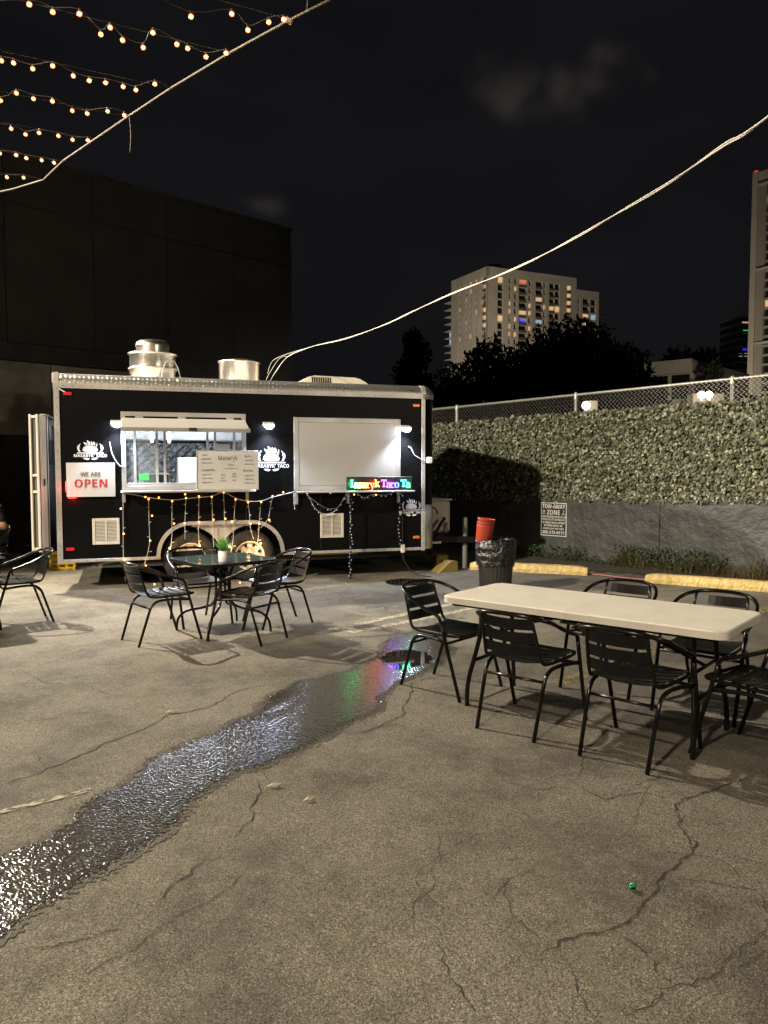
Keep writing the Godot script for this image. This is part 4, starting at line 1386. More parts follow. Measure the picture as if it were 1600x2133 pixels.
func logo(t: Node3D, u: float, v: float, w: float, ky: float) -> void: # taco with flames between two sprigs, over a banner and the name
	var k := w / 1.0
	var m: Material = M["logo_white"]
	var T := Transform3D(Basis().scaled(Vector3(k, k * ky, 1)), Vector3(u, v, 0.002))
	var st := ns()
	var taco := PackedVector2Array([Vector2(-0.27, -0.02), Vector2(-0.21, 0.13), Vector2(-0.08, 0.22), Vector2(0.1, 0.22), Vector2(0.24, 0.13), Vector2(0.29, 0.0), Vector2(0.24, -0.06), Vector2(0.0, -0.08), Vector2(-0.22, -0.07)])
	prism(st, taco, 0, 0.002, T)
	var rim := PackedVector2Array([Vector2(-0.3, -0.03), Vector2(-0.25, 0.14), Vector2(-0.12, 0.26), Vector2(0.1, 0.27), Vector2(0.1, 0.24), Vector2(-0.09, 0.235), Vector2(-0.22, 0.14), Vector2(-0.285, -0.02)])
	prism(st, rim, 0, 0.002, T)
	for f in [[-0.16, 0.27, -0.25, 0.4, 0.07], [-0.05, 0.285, -0.12, 0.5, 0.08], [0.06, 0.285, 0.02, 0.45, 0.07], [0.15, 0.26, 0.12, 0.44, 0.07], [0.23, 0.2, 0.26, 0.38, 0.06]]:
		prism(st, PackedVector2Array([Vector2(f[0] - f[4] / 2, f[1]), Vector2(f[0] + f[4] / 2, f[1] - 0.02), Vector2(f[0] + f[4] * 0.55, (f[1] + f[3]) / 2), Vector2(f[2], f[3]), Vector2((f[0] + f[2]) / 2 - f[4] * 0.2, (f[1] + f[3]) / 2 - 0.02)]), 0, 0.002, T)
	for s in [-1.0, 1.0]:
		for i in 4:
			var y := -0.07 + i * 0.07
			var x := 0.4 + 0.04 * sin(i * 0.9)
			prism(st, PackedVector2Array([Vector2(s * (x - 0.05), y), Vector2(s * (x + 0.03), y + 0.0), Vector2(s * (x + 0.06), y + 0.09), Vector2(s * x, y + 0.07)]), 0, 0.002, T)
		prism(st, PackedVector2Array([Vector2(s * 0.4, 0.2), Vector2(s * 0.45, 0.21), Vector2(s * 0.35, 0.34)]), 0, 0.002, T)
		prism(st, PackedVector2Array([Vector2(s * 0.02, -0.42), Vector2(s * 0.12, -0.37), Vector2(s * 0.28, -0.37), Vector2(s * 0.22, -0.44), Vector2(s * 0.1, -0.47)]), 0, 0.002, T)
	prism(st, PackedVector2Array([Vector2(-0.49, -0.16), Vector2(0.49, -0.16), Vector2(0.49, -0.11), Vector2(-0.49, -0.11)]), 0, 0.002, T)
	var o := obj("logo_mark", st, m, t)
	var tx := text("logo_lettering", "MASARYK' TACO", 0.12 * k, "sans_bold", m, o, Vector3(u, v - 0.265 * k * ky, 0.003), 0.98)
	tx.scale.y = 1.15 * ky

func roof_units(t: Node3D) -> void:
	var m: Material = M["spun_metal"]
	var c := Vector3(1.245, 2.796, -1.2)
	var st := ns(false)
	lathe(st, [Vector2(0.26, 0), Vector2(0.3, 0.06), Vector2(0.322, 0.16), Vector2(0.335, 0.215)], 40, c)
	lathe(st, [Vector2(0.325, 0.24), Vector2(0.325, 0.42), Vector2(0.33, 0.43)], 40, c)
	lathe(st, [Vector2(0.23, 0.445), Vector2(0.232, 0.55)], 40, c)
	lathe(st, [Vector2(0.24, 0.545), Vector2(0.24, 0.57), Vector2(0.225, 0.61), Vector2(0.18, 0.638), Vector2(0, 0.645)], 40, c)
	lathe(st, [Vector2(0.33, 0.215), Vector2(0.348, 0.22), Vector2(0.348, 0.236), Vector2(0.325, 0.242)], 40, c)
	lathe(st, [Vector2(0.33, 0.43), Vector2(0.35, 0.435), Vector2(0.35, 0.446), Vector2(0.2, 0.45)], 40, c)
	var o := obj("exhaust_fan", st, m, t)
	var cb := ns(false)
	tube(cb, smooth([Vector3(1.36, 2.8, -0.87), Vector3(1.36, 2.95, -0.86), Vector3(1.42, 3.1, -0.87), Vector3(1.52, 3.13, -0.95), Vector3(1.6, 3.0, -1.02), Vector3(1.63, 2.8, -1.02)]), 0.009, 6)
	obj("fan_cable", cb, M["wire_white"], o)
	c = Vector3(2.5, 2.796, -1.2)
	var s2 := ns(false)
	lathe(s2, [Vector2(0.3, 0), Vector2(0.3, 0.36), Vector2(0.318, 0.365), Vector2(0.318, 0.385), Vector2(0.26, 0.4), Vector2(0.15, 0.42), Vector2(0, 0.425)], 40, c)
	obj("intake_hood", s2, m, t)
	var s3 := ns()
	prism(s3, PackedVector2Array([Vector2(3.35, 2.796), Vector2(4.43, 2.796), Vector2(4.43, 2.84), Vector2(4.4, 2.88), Vector2(4.28, 2.945), Vector2(4.2, 2.962), Vector2(3.56, 2.972), Vector2(3.47, 2.95), Vector2(3.37, 2.885), Vector2(3.35, 2.85)]), -1.5, -0.75)
	var ac := obj("air_conditioner", s3, M["off_white"], t)
	for i in 9: obj("grille_slat", span(3.52 + i * 0.035, 3.54 + i * 0.035, 2.84, 2.95, -0.749, -0.742), M["rubber"], ac)

func rear_door(t: Node3D) -> void:
	# solid door swung open at the rear end, its thick pale edge towards the lot
	var T := Transform3D(Basis(Vector3.UP, deg_to_rad(-4)), Vector3(-0.145, 0, 0.0))
	var mk := func(called: String, c: Vector3, s: Vector3, m: Material, ch: float, p: Node3D, U := Transform3D(Basis(Vector3.UP, deg_to_rad(-4)), Vector3(-0.145, 0, 0.0))) -> MeshInstance3D:
		var st := ns()
		bx(st, c, s, ch, U)
		return obj(called, st, m, p)
	var d: MeshInstance3D = mk.call("door", Vector3(0, 1.385, -0.43), Vector3(0.06, 1.73, 0.76), M["black_skin"], 0.004, t)
	mk.call("door_edge", Vector3(-0.035, 1.385, -0.02), Vector3(0.014, 1.735, 0.07), M["aluminium"], 0.003, d)
	mk.call("door_edge", Vector3(0.036, 1.385, -0.075), Vector3(0.01, 1.73, 0.03), M["aluminium"], 0.003, d)
	mk.call("door_edge", Vector3(0.0, 2.259, -0.42), Vector3(0.066, 0.016, 0.8), M["aluminium"], 0.003, d)
	var jb := ns()
	prism(jb, PackedVector2Array([Vector2(-0.027, 0.0), Vector2(0.03, -0.055), Vector2(-0.027, -0.055)]), 0.525, 2.245, T * Transform3D(Basis(Vector3(1, 0, 0), Vector3(0, 0, 1), Vector3(0, -1, 0)), Vector3(0, 0, 0)) * Transform3D(Basis(), Vector3(0, 0, -2.77)))
	obj("door_jamb", jb, M["white_paint"], d)
	mk.call("door_window", Vector3(0.032, 1.88, -0.42), Vector3(0.012, 0.52, 0.42), M["night_glass"], 0.005, d)
	mk.call("door_handle", Vector3(0.0, 1.4, -0.018), Vector3(0.02, 0.09, 0.012), M["black_plastic"], 0.003, d)
	# narrow folded screen door beside it
	T = Transform3D(Basis(Vector3.UP, deg_to_rad(-18)), Vector3(-0.252, 0, 0.0))
	var s: MeshInstance3D = mk.call("screen_door", Vector3(0, 1.385, -0.02), Vector3(0.06, 1.7, 0.006), M["tower_dark"], 0.0, t, T)
	for x in [-0.045, 0.042]: mk.call("screen_stile", Vector3(x, 1.385, 0.0), Vector3(0.026, 1.75, 0.03), M["vent_cream"], 0.003, s, T)
	for y in [0.55, 1.28, 1.49, 2.23]: mk.call("screen_rail", Vector3(0, y, 0.0), Vector3(0.06, 0.032, 0.026), M["vent_cream"], 0.003, s, T)

func tongue(t: Node3D) -> void:
	# draw bar, jack and the white tank box in front
	var b := ns()
	for s in [-1.0, 1.0]:
		var T := Transform3D(Basis(Vector3.UP, s * 0.42), Vector3(5.05, 0.46, -1.14 - s * 0.45))
		bx(b, Vector3(0.65, 0, 0), Vector3(1.3, 0.1, 0.06), 0.005, T)
	obj("draw_bar", b, M["black_iron"], t)
	obj("tank_box", span(5.3, 5.85, 0.53, 1.05, -1.55, -0.85, 0.04), M["off_white"], t)
	obj("tank_lid", span(5.28, 5.87, 1.05, 1.08, -1.57, -0.83, 0.012), M["off_white"], t)
	obj("front_step", span(5.21, 5.5, 0.4, 0.435, -0.75, -0.4, 0.01), M["white_panel"], t)
	var j := ns(false)
	tube(j, [Vector3(5.42, 0.2, -0.72), Vector3(5.42, 0.95, -0.72)], 0.022, 10)
	tube(j, [Vector3(5.42, 0.75, -0.72), Vector3(5.42, 1.02, -0.72)], 0.04, 10)
	tube(j, smooth([Vector3(5.42, 0.98, -0.7), Vector3(5.52, 0.92, -0.68), Vector3(5.55, 0.84, -0.68)]), 0.012, 6)
	tube(j, [Vector3(5.2, 0.74, -0.72), Vector3(5.42, 0.78, -0.72)], 0.012, 6)
	obj("jack", j, M["black_iron"], t)
	var h := ns(false)
	tube(h, smooth([Vector3(5.68, 0.78, -0.7), Vector3(5.6, 0.68, -0.68), Vector3(5.52, 0.56, -0.68), Vector3(5.4, 0.5, -0.66)]), 0.026, 8)
	tube(h, smooth([Vector3(5.25, 0.5, -0.7), Vector3(5.5, 0.48, -0.68), Vector3(5.75, 0.55, -0.68)]), 0.014, 6)
	obj("hose", h, M["rubber"], t)

# ------------------------------------------------------------------ signs and things on or in the trailer
func on_trailer(called: String, label: String, category: String, u: float, v: float, w: float) -> Node3D:
	return thing(called, label, category, on_tr(u, v, w), TR_TURN)

func trailer_things() -> void:
	# OPEN sign with a red lamp behind its lower corner
	var s := on_trailer("open_sign", "white sign reading WE ARE OPEN on the trailer's side", "sign", 0.413, 1.21, 0.03)
	obj("board", span(-0.295, 0.295, 0, 0.44, 0.0, 0.008, 0.002), M["board_white"], s)
	text("lettering", "WE ARE", 0.052, "sans", M["letter_black"], s, Vector3(0.0, 0.29, 0.0095))
	text("lettering", "OPEN", 0.106, "sans_bold", M["letter_red"], s, Vector3(0.0, 0.172, 0.0095), 1.05)
	var rt := ns(false)
	tube(rt, bend([Vector3(-0.28, -0.012, -0.012), Vector3(-0.18, -0.012, -0.012)], 0.01), 0.006, 6)
	tube(rt, [Vector3(-0.305, 0.06, -0.012), Vector3(-0.305, 0.2, -0.012)], 0.004, 6)
	obj("red_light_tube", rt, M["glow_red"], s)
	omni(s, Vector3(-0.23, -0.02, 0.02), 0.035, Color(1.0, 0.05, 0.06), 0.02)
	omni(s, Vector3(-0.31, 0.12, 0.02), 0.02, Color(1.0, 0.05, 0.06), 0.02)
	# whiteboard menu on the serving shelf
	var wtop := on_tr(2.14, 1.289, 0.2)
	var b := thing("menu_board", "whiteboard with the handwritten menu leaning on the serving shelf", "whiteboard", wtop, TR_TURN)
	b.rotation.x = 0.0
	obj("board", span(-0.4, 0.4, 0.0, 0.52, 0, 0.008), M["board_white"], b)
	frame4(b, "board_frame", -0.412, 0.412, -0.002, 0.53, 0.013, -0.002, 0.014, M["aluminium"])
	obj("pen_tray", span(-0.41, 0.28, -0.002, 0.012, 0.0145, 0.05, 0.003), M["aluminium"], b)
	var ink: Material = M["marker_ink"]
	var W := [
		["Tacos", -0.3, 0.465, 0.026], ["Steak  $ 3.00", -0.28, 0.42, 0.017], ["Chicken  $ 3.00", -0.28, 0.36, 0.017],
		["Quesadillas", -0.26, 0.265, 0.03], ["- Steak   $ 9.00", -0.28, 0.205, 0.017], ["- Chicken  $ 8.00", -0.28, 0.155, 0.017], ["- Veggie  $ 8.00", -0.28, 0.1, 0.017],
		["Masaryk", 0.0, 0.425, 0.06], ["Tacos", 0.04, 0.335, 0.024],
		["Extras", -0.06, 0.2, 0.018], ["add on", -0.07, 0.16, 0.016], ["Guacamole", -0.06, 0.12, 0.016], ["soda", 0.08, 0.215, 0.02], ["water", 0.08, 0.18, 0.018], ["$ 2.00", 0.08, 0.125, 0.018],
		["Nachos", 0.27, 0.45, 0.026], ["- Steak $ 9.00", 0.28, 0.395, 0.017], ["- Chicken $ 9.00", 0.28, 0.345, 0.017], ["Burritos", 0.27, 0.255, 0.032], ["- Veggie  $ 8.00", 0.28, 0.19, 0.017], ["- Steak  $ 9.00", 0.28, 0.14, 0.017], ["- Chicken  $ 9.00", 0.28, 0.09, 0.017],
	]
	for e in W:
		var o := text("lettering", e[0], e[3], "sans", ink, b, Vector3(e[1], e[2], 0.0092), 0.82, 0.001)
		o.rotation.z = rng.randf_range(-0.03, 0.03)
	for e in [[-0.05, 0.13, 0.285, 0.284], [-0.36, -0.22, 0.405, 0.404]]:
		obj("underline", span(e[0], e[1], e[2] - 0.002, e[2] + 0.002, 0.0085, 0.0095), ink, b)
	# scrolling LED sign
	var d := on_trailer("led_sign", "black scrolling LED sign with rainbow letters on the closed window's shelf", "led sign", 4.285, 1.262, 0.22)
	obj("case", span(-0.49, 0.49, 0.0, 0.195, -0.04, 0.0, 0.006), M["black_plastic"], d)
	obj("case_back", span(-0.49, -0.482, 0.0, 0.19, 0.001, 0.006), M["black_plastic"], d)
	var cols := [["I", Color(0.15, 1.0, 0.6)], ["a", Color(0.7, 1.0, 0.75)], ["s", Color(1.0, 0.95, 0.7)], ["a", Color(1.0, 0.85, 0.5)], ["r", Color(1.0, 0.45, 0.2)], ["y", Color(1.0, 0.3, 0.1)], ["k", Color(1.0, 0.5, 0.1)], [" ", Color.BLACK], ["T", Color(1.0, 0.3, 0.75)], ["a", Color(0.75, 0.25, 1.0)], ["c", Color(0.3, 0.25, 1.0)], ["o", Color(0.1, 0.35, 1.0)], [" ", Color.BLACK], ["T", Color(0.1, 0.95, 0.75)], ["a", Color(0.2, 1.0, 0.6)]]
	var x := -0.45
	var adv := {"I": 0.06, "a": 0.064, "s": 0.054, "r": 0.056, "y": 0.06, "k": 0.068, " ": 0.032, "T": 0.076, "c": 0.058, "o": 0.062}
	var total := 0.0
	for c in cols: total += adv[c[0]]
	for c in cols:
		var a: float = adv[c[0]] * 0.91 / total
		if c[0] != " ":
			var key: String = "led_%s" % str(c[1])
			if not M.has(key): glow(key, c[1], 5.0)
			var o := text("led_letter", c[0], 0.1, "serif_bold", M[key], d, Vector3(x + a / 2, 0.095 if c[0] != "y" else 0.075, 0.004), 0.95, 0.003)
			if c[0] == c[0].to_lower() and c[0] != "k" and c[0] != "y": o.position.y = 0.082
		x += a
	for e in [[-0.42, Color(0.2, 1.0, 0.6), 0.05], [-0.1, Color(1.0, 0.35, 0.15), 0.05], [0.16, Color(0.7, 0.25, 1.0), 0.05], [0.42, Color(0.1, 0.95, 0.7), 0.04]]:
		omni(d, Vector3(e[0], 0.095, 0.05), e[2] * 0.6, e[1], 0.04)
	# inside the kitchen
	var g := on_trailer("black_griddle", "black cooking equipment behind the left window pane, inside the trailer", "griddle", 1.2, 1.262, -0.35)
	obj("body", span(-0.12, 0.2, 0, 0.23, -0.2, 0.1, 0.01), M["black_plastic"], g)
	obj("lid", span(-0.13, 0.21, 0.231, 0.25, -0.21, 0.11, 0.006), M["aluminium"], g)
	var f := on_trailer("white_fridge", "white refrigerator door inside the trailer, behind the menu board", "refrigerator", 1.8, 0.88, -1.55)
	obj("cabinet", span(-0.2, 0.75, 0, 0.86, -0.6, 0, 0.01), M["board_white"], f)
	obj("door", span(-0.19, 0.27, 0.02, 0.85, 0.001, 0.03, 0.01), M["board_white"], f)
	obj("door", span(0.28, 0.74, 0.02, 0.85, 0.001, 0.03, 0.01), M["board_white"], f)
	var n := on_trailer("green_note", "bright green paper note taped to the serving window pane", "note", 1.07, 1.42, -0.026)
	obj("paper", span(-0.062, 0.062, 0, 0.085, 0, 0.001), M["green_paper"], n)
	for i in 3: obj("print_line", span(-0.04 + 0.006 * i, 0.04 - 0.008 * i, 0.062 - i * 0.018, 0.067 - i * 0.018, 0.0011, 0.0017), M["letter_black"], n)
	var m := on_trailer("paper_menu", "white printed sheet taped inside the serving window above the menu board", "paper", 2.1, 1.75, -0.026)
	obj("paper", span(-0.1, 0.1, 0, 0.15, 0, 0.001), M["board_white"], m)
	for i in 5: obj("print_line", span(-0.08, 0.07, 0.125 - i * 0.025, 0.129 - i * 0.025, 0.0011, 0.0017), M["marker_ink"], m)
	var c := on_trailer("glass_jar", "row of upturned drinking glasses on the counter behind the green note", "glasses", 0.95, 1.262, -0.45)
	for i in 4:
		var st := ns(false)
		lathe(st, [Vector2(0.035, 0), Vector2(0.028, 0.13), Vector2(0, 0.132)], 12, Vector3(-0.08 + i * 0.075, 0.0, 0))
		obj("glass", st, M["steel_inside"], c)
	var bw := on_trailer("napkin_stack", "small stack of white napkins on the counter at the window's left corner", "napkins", 0.92, 1.262, -0.2)
	for i in 5: obj("napkin", span(-0.05 + i * 0.002, 0.05 + i * 0.001, i * 0.012, i * 0.012 + 0.011, -0.05, 0.05), M["board_white"], bw)

func fairy_lights() -> void:
	# warm curtain lights under the serving window
	var t := thing("fairy_light_curtain", "warm fairy light curtain hanging under the serving window across the wheels", "fairy lights", TR_AT, TR_TURN)
	var W := 0.032
	var main := [[0.8, 1.25], [0.95, 1.23], [1.12, 1.19], [1.42, 1.155], [1.6, 1.17], [1.77, 1.185], [1.94, 1.2], [2.1, 1.25], [2.26, 1.17], [2.43, 1.125], [2.61, 1.125], [2.77, 1.175], [2.92, 1.21], [3.1, 1.255]]
	var pts := []
	for p in main: pts.append(Vector3(p[0], p[1], W))
	var st := ns(false)
	tube(st, smooth(pts, 3), 0.005, 5)
	obj("main_cable", st, M["wire_white"], t)
	var strands := [[0.8, 1.2, 0.79, 0.1, 0.81], [1.12, 1.19, 1.12, 0.3, 1.05], [1.42, 1.155, 1.41, 0.45, 1.38], [1.6, 1.17, 1.58, 0.62, 1.58], [1.77, 1.185, 1.76, 0.45, 1.77], [1.94, 1.2, 1.95, 0.5, 1.96], [2.1, 1.25, 2.11, 0.5, 2.14], [2.26, 1.17, 2.22, 0.35, 2.17], [2.43, 1.12, 2.46, 0.6, 2.5], [2.61, 1.12, 2.57, 0.45, 2.54], [2.77, 1.17, 2.71, 0.75, 2.6]]
	for s in strands:
		var q := ns(false)
		tube(q, smooth([Vector3(s[0], s[1], W), Vector3(lerpf(s[0], s[2], 0.6), lerpf(s[1], s[3], 0.35), W + 0.006), Vector3(s[2], lerpf(s[1], s[3], 0.7), W), Vector3(s[4], s[3], W + 0.004)], 3), 0.0036, 5)
		for k in 4: # unlit bulbs on short stubs
			var y: float = lerpf(s[1], s[3], 0.15 + 0.22 * k)
			tube(q, [Vector3(lerpf(s[0], s[2], 0.3 + 0.2 * k), y, W), Vector3(lerpf(s[0], s[2], 0.3 + 0.2 * k) + (0.028 if k % 2 else -0.024), y + 0.008, W + 0.012)], 0.0045, 5)
		obj("strand", q, M["wire_white"], t)
	var bm := ball(0.0125)
	var n := 0
	for p in [[1.08, 1.2], [1.12, 1.17], [1.25, 1.19], [1.42, 1.14], [1.59, 1.23], [1.6, 1.18], [1.77, 1.2], [1.94, 1.19], [2.1, 1.25], [0.77, 1.05], [0.8, 0.72], [0.81, 0.38], [1.16, 0.95], [1.13, 0.62], [1.44, 0.84], [1.58, 0.84], [1.77, 0.85], [1.96, 0.88], [2.12, 0.89], [1.38, 0.51], [1.77, 0.53], [1.07, 0.29], [1.17, 0.06], [1.75, 0.2], [1.89, 0.06], [2.26, 1.15], [2.43, 1.11], [2.61, 1.11], [2.77, 1.19], [2.92, 1.24], [2.21, 0.85], [2.46, 0.81], [2.58, 0.81], [2.72, 0.86], [2.17, 0.51], [2.6, 0.54], [2.53, 0.48], [2.28, 0.03], [3.26, 1.23], [3.6, 1.23], [3.95, 1.2], [4.28, 1.19]]:
		var g := obj("light_bulb", bm, M["glow_warm"], t)
		var floor_off := 0.2 if p[1] < 0.1 else 0.014
		g.position = Vector3(p[0], maxf(p[1], 0.02), W + floor_off)
		if p[1] > 0.4 and p[1] < 0.6: omni(t, g.position + Vector3(0, 0, 0.02), 0.045, Color(1.0, 0.74, 0.42), 0.014)
		elif n % 5 == 1: omni(t, g.position, 0.012, Color(1.0, 0.74, 0.42), 0.014)
		n += 1
	# cool mini lights under the closed window: two swags, wrapped posts
	var c := thing("mini_light_string", "cool white mini light string draped under the closed window and wound down two posts", "mini lights", TR_AT, TR_TURN)
	var wires := [
		[[3.25, 1.22], [3.31, 1.16], [3.44, 1.06], [3.54, 1.01], [3.6, 1.0], [3.71, 1.02], [3.78, 1.13], [3.83, 1.21]],
		[[3.27, 1.2], [3.33, 1.08], [3.38, 1.0], [3.47, 0.94], [3.56, 0.93], [3.65, 0.96], [3.73, 1.05], [3.81, 1.16], [3.84, 1.22]],
		[[3.99, 1.22], [4.06, 1.17], [4.12, 1.15], [4.2, 1.19], [4.36, 1.19], [4.45, 1.19], [4.58, 1.23], [4.69, 1.19]],
		[[3.07, 1.23], [3.07, 1.11], [3.08, 1.01]]]
	var bulbs := []
	for w in wires:
		var q := []
		for p in w: q.append(Vector3(p[0], p[1], 0.05))
		var sm := smooth(q, 4)
		var s := ns(false)
		tube(s, sm, 0.0042, 5)
		obj("wire", s, M["wire_white"], c)
		for i in range(1, sm.size(), 3): bulbs.append(sm[i] + Vector3(0, -0.018, 0.006))
	for post in [[3.862, 1.2, 0.02, 0.16, 26], [4.63, 1.19, 0.44, 0.06, 14]]:
		var q := []
		for i in 60:
			var k := i / 59.0
			q.append(Vector3(post[0] + 0.016 * cos(i * 1.1), lerpf(post[1], post[2], k), post[3] + 0.016 * sin(i * 1.1)))
		var s := ns(false)
		tube(s, q, 0.0035, 4)
		obj("wire", s, M["wire_thin"], c)
		for i in int(post[4]):
			var k: float = (i + 0.5) / post[4]
			bulbs.append(Vector3(post[0] + rng.randf_range(-0.03, 0.03), lerpf(post[1], post[2], k), post[3] + 0.02))
	bulbs.append(Vector3(3.52, 0.02, 0.2))
	var mini := ball(0.0065, 8, 5)
	for p in bulbs:
		var g := obj("light_bulb", mini, M["glow_cool_mini"] if rng.randf() < 0.75 else M["wire_white"], c)
		g.position = p
	# the posts
	var po := ns(false)
	tube(po, [Vector3(3.862, 1.235, 0.16), Vector3(3.862, 0.0, 0.16)], 0.012, 8)
	obj("shelf_post", po, M["black_iron"], c)

func string_lights() -> void:
	# rope overhead
	var R := thing("tension_rope", "pale rope strung overhead that carries the ends of the string lights", "rope", Vector3.ZERO)
	var rp := []
	for p in [[1.4, 4.62, -3.3], [-0.3, 4.52, -4.96], [-0.62, 4.5, -5.18], [-1.07, 4.5, -5.56], [-1.64, 4.5, -6.08], [-2.11, 4.5, -6.54], [-3.05, 4.5, -7.48], [-3.45, 4.5, -7.96], [-3.88, 4.5, -8.22], [-4.3, 4.54, -8.5], [-6.9, 5.0, -10.2]]: rp.append(Vector3(p[0], p[1], p[2]))
	var st := ns(false)
	tube(st, rp, 0.0068, 6)
	obj("rope", st, M["rope"], R)
	for p in [[-0.62, -5.18, 0.0], [-2.11, -6.54, -0.3], [-0.5, -5.1, 0.12]]:
		var s := ns(false)
		if p[2] == 0.0: tube(s, [Vector3(p[0] - 0.02, 4.51, p[1]), Vector3(p[0] + 0.02, 4.49, p[1] - 0.01)], 0.018, 6)
		else: tube(s, smooth([Vector3(p[0], 4.5, p[1]), Vector3(p[0] + 0.01, 4.5 + p[2] * 0.5, p[1]), Vector3(p[0] - 0.04 * (1 if p[2] < -0.32 else 0), 4.5 + p[2], p[1])]), 0.0022, 5)
		obj("rope_tail", s, M["rope"], R)
	# strings: knot on the rope, then bulbs running to the left and towards the camera
	var S := [
		[[-0.66, -5.15], [[-0.64, -5.08], [-0.74, -5.11], [-0.89, -5.2], [-0.96, -5.02]]],
		[[-1.09, -5.57], [[-1.09, -5.48], [-1.24, -5.53], [-1.34, -5.42], [-1.4, -5.37], [-1.52, -5.23], [-1.64, -5.41], [-1.75, -5.32], [-1.78, -5.17], [-1.87, -5.25], [-1.92, -5.02], [-2.08, -5.0], [-2.19, -4.92]]],
		[[-1.64, -6.08], [[-1.71, -5.91], [-1.88, -6.0], [-1.96, -5.95], [-2.07, -5.89], [-2.18, -5.86], [-2.27, -5.79], [-2.36, -5.65], [-2.52, -5.69], [-2.62, -5.61], [-2.69, -5.58]]],
		[[-2.12, -6.56], [[-2.11, -6.42], [-2.22, -6.35], [-2.4, -6.39], [-2.5, -6.34], [-2.59, -6.18], [-2.72, -6.14], [-2.81, -6.05], [-2.99, -6.17]]],
		[[-2.59, -6.98], [[-2.59, -6.9], [-2.72, -6.89], [-2.81, -6.81], [-2.95, -6.75], [-3.08, -6.78], [-3.15, -6.67]]],
		[[-3.05, -7.48], [[-3.1, -7.4], [-3.19, -7.34], [-3.31, -7.29], [-3.37, -7.22], [-3.5, -7.18]]],
		[[-3.44, -7.96], [[-3.56, -7.77], [-3.72, -7.76]]],
		[[0.0, -4.66], []], [[0.6, -4.1], []], [[1.2, -3.5], []]]
	var names := ["nearest the top of the rope", "with the most bulbs in view, second from the rope's top end", "third from the rope's top end", "fourth from the rope's top end, ending at a hanging tail", "fifth from the rope's top end", "sixth from the rope's top end, just above the kink", "at the kink of the rope, lowest in view", "outside the frame above the first", "outside the frame, second above", "outside the frame, third above"]
	var bm := ball(0.0115)
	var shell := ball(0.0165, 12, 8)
	var dir := Vector3(-0.885, 0, 0.465)
	var r := RandomNumberGenerator.new()
	r.seed = 77
	for i in S.size():
		var k := Vector3(S[i][0][0], 4.5, S[i][0][1])
		var t := thing("string_light", "warm string light strand " + names[i], "string lights", k, 0.0, "string lights tied to the overhead rope")
		var bulbs := []
		for p in S[i][1]: bulbs.append(Vector3(p[0], 4.45, p[1]) - k)
		# the strand goes on out of the frame
		var far := 0.3
		for b in bulbs: far = maxf(far, b.dot(dir))
		while far < 8.5:
			far += r.randf_range(0.2, 0.45)
			bulbs.append(dir * far + Vector3(r.randf_range(-0.04, 0.04), -0.05 - r.randf_range(0.0, 0.07), r.randf_range(-0.06, 0.06)))
		bulbs.sort_custom(func(a, b): return a.dot(dir) < b.dot(dir))
		var line := ns(false)
		tube(line, [Vector3.ZERO, dir * 4.5 + Vector3(0, -0.02, 0), dir * 9.0], 0.0028, 4)
		obj("support_wire", line, M["wire_thin"], t)
		var cab := [Vector3.ZERO]
		for b in bulbs: cab.append(b + Vector3(0, 0.028, 0))
		var c := ns(false)
		tube(c, smooth(cab, 3), 0.0028, 4)
		obj("cable", c, M["wire_thin"], t)
		var j := 0
		for b in bulbs:
			var g := obj("light_bulb", bm, M["glow_string"], t)
			g.position = b
			obj("halo_light_shell", shell, M["glow_halo_shell"], g)  # glowing shell imitates the halo around the bulb
			var so := obj("bulb_socket", CylinderMesh.new() if j < 0 else socket_mesh(), M["wire_thin"], g)
			so.position = Vector3(0, 0.022, 0)
			if j % 2 == 0: omni(t, b, 0.018, Color(1.0, 0.8, 0.55), 0.014)
			j += 1

var socket_shared: Mesh
func socket_mesh() -> Mesh:
	if socket_shared == null:
		var st := ns(false)
		lathe(st, [Vector2(0.006, -0.012), Vector2(0.006, 0.01), Vector2(0.0, 0.012)], 6)
		st.generate_normals()
		socket_shared = st.commit()
	return socket_shared

func power_cable() -> void:
	var t := thing("overhead_cable", "twisted pale overhead cable rising from the trailer roof to the upper right", "cable", Vector3.ZERO)
	var p := [Vector3(-1.75, 2.84, -11.7), Vector3(-1.62, 3.02, -11.6), Vector3(-1.42, 3.23, -11.5), Vector3(-1.01, 3.28, -10.89), Vector3(-0.51, 3.29, -10.28), Vector3(0, 3.36, -9.68), Vector3(0.37, 3.42, -9.07), Vector3(0.74, 3.475, -8.46), Vector3(1.13, 3.51, -7.85), Vector3(1.4, 3.52, -7.24), Vector3(1.62, 3.535, -6.63), Vector3(1.79, 3.54, -6.02), Vector3(1.96, 3.55, -5.42), Vector3(2.06, 3.55, -4.81), Vector3(2.07, 3.48, -4.2), Vector3(2.15, 3.45, -2.0)]
	var sm := smooth(p, 12)
	for k in 2:
		var q := []
		for i in sm.size():
			var a := i * 0.17 + k * PI
			var rr := lerpf(0.003, 0.0078, i / 180.0)
			q.append(sm[i] + Vector3(cos(a) * rr * 0.5, sin(a) * rr, cos(a) * rr * 0.5))
		var st := ns(false)
		tube(st, q, 0.0028, 6, 0.0056)
		obj("cable_core", st, M["cable_white"], t)
	for e in [[Vector3(-1.42, 3.23, -11.5), Vector3(-1.55, 3.2, -11.5), Vector3(-1.68, 2.98, -11.4), Vector3(-1.72, 2.86, -11.3)], [Vector3(-1.01, 3.28, -10.9), Vector3(-1.35, 3.22, -11.1), Vector3(-1.62, 3.14, -11.3), Vector3(-1.7, 2.95, -11.3)]]:
		var st := ns(false)
		tube(st, smooth(e), 0.0032, 5)
		obj("cable_tail", st, M["wire_white"], t)

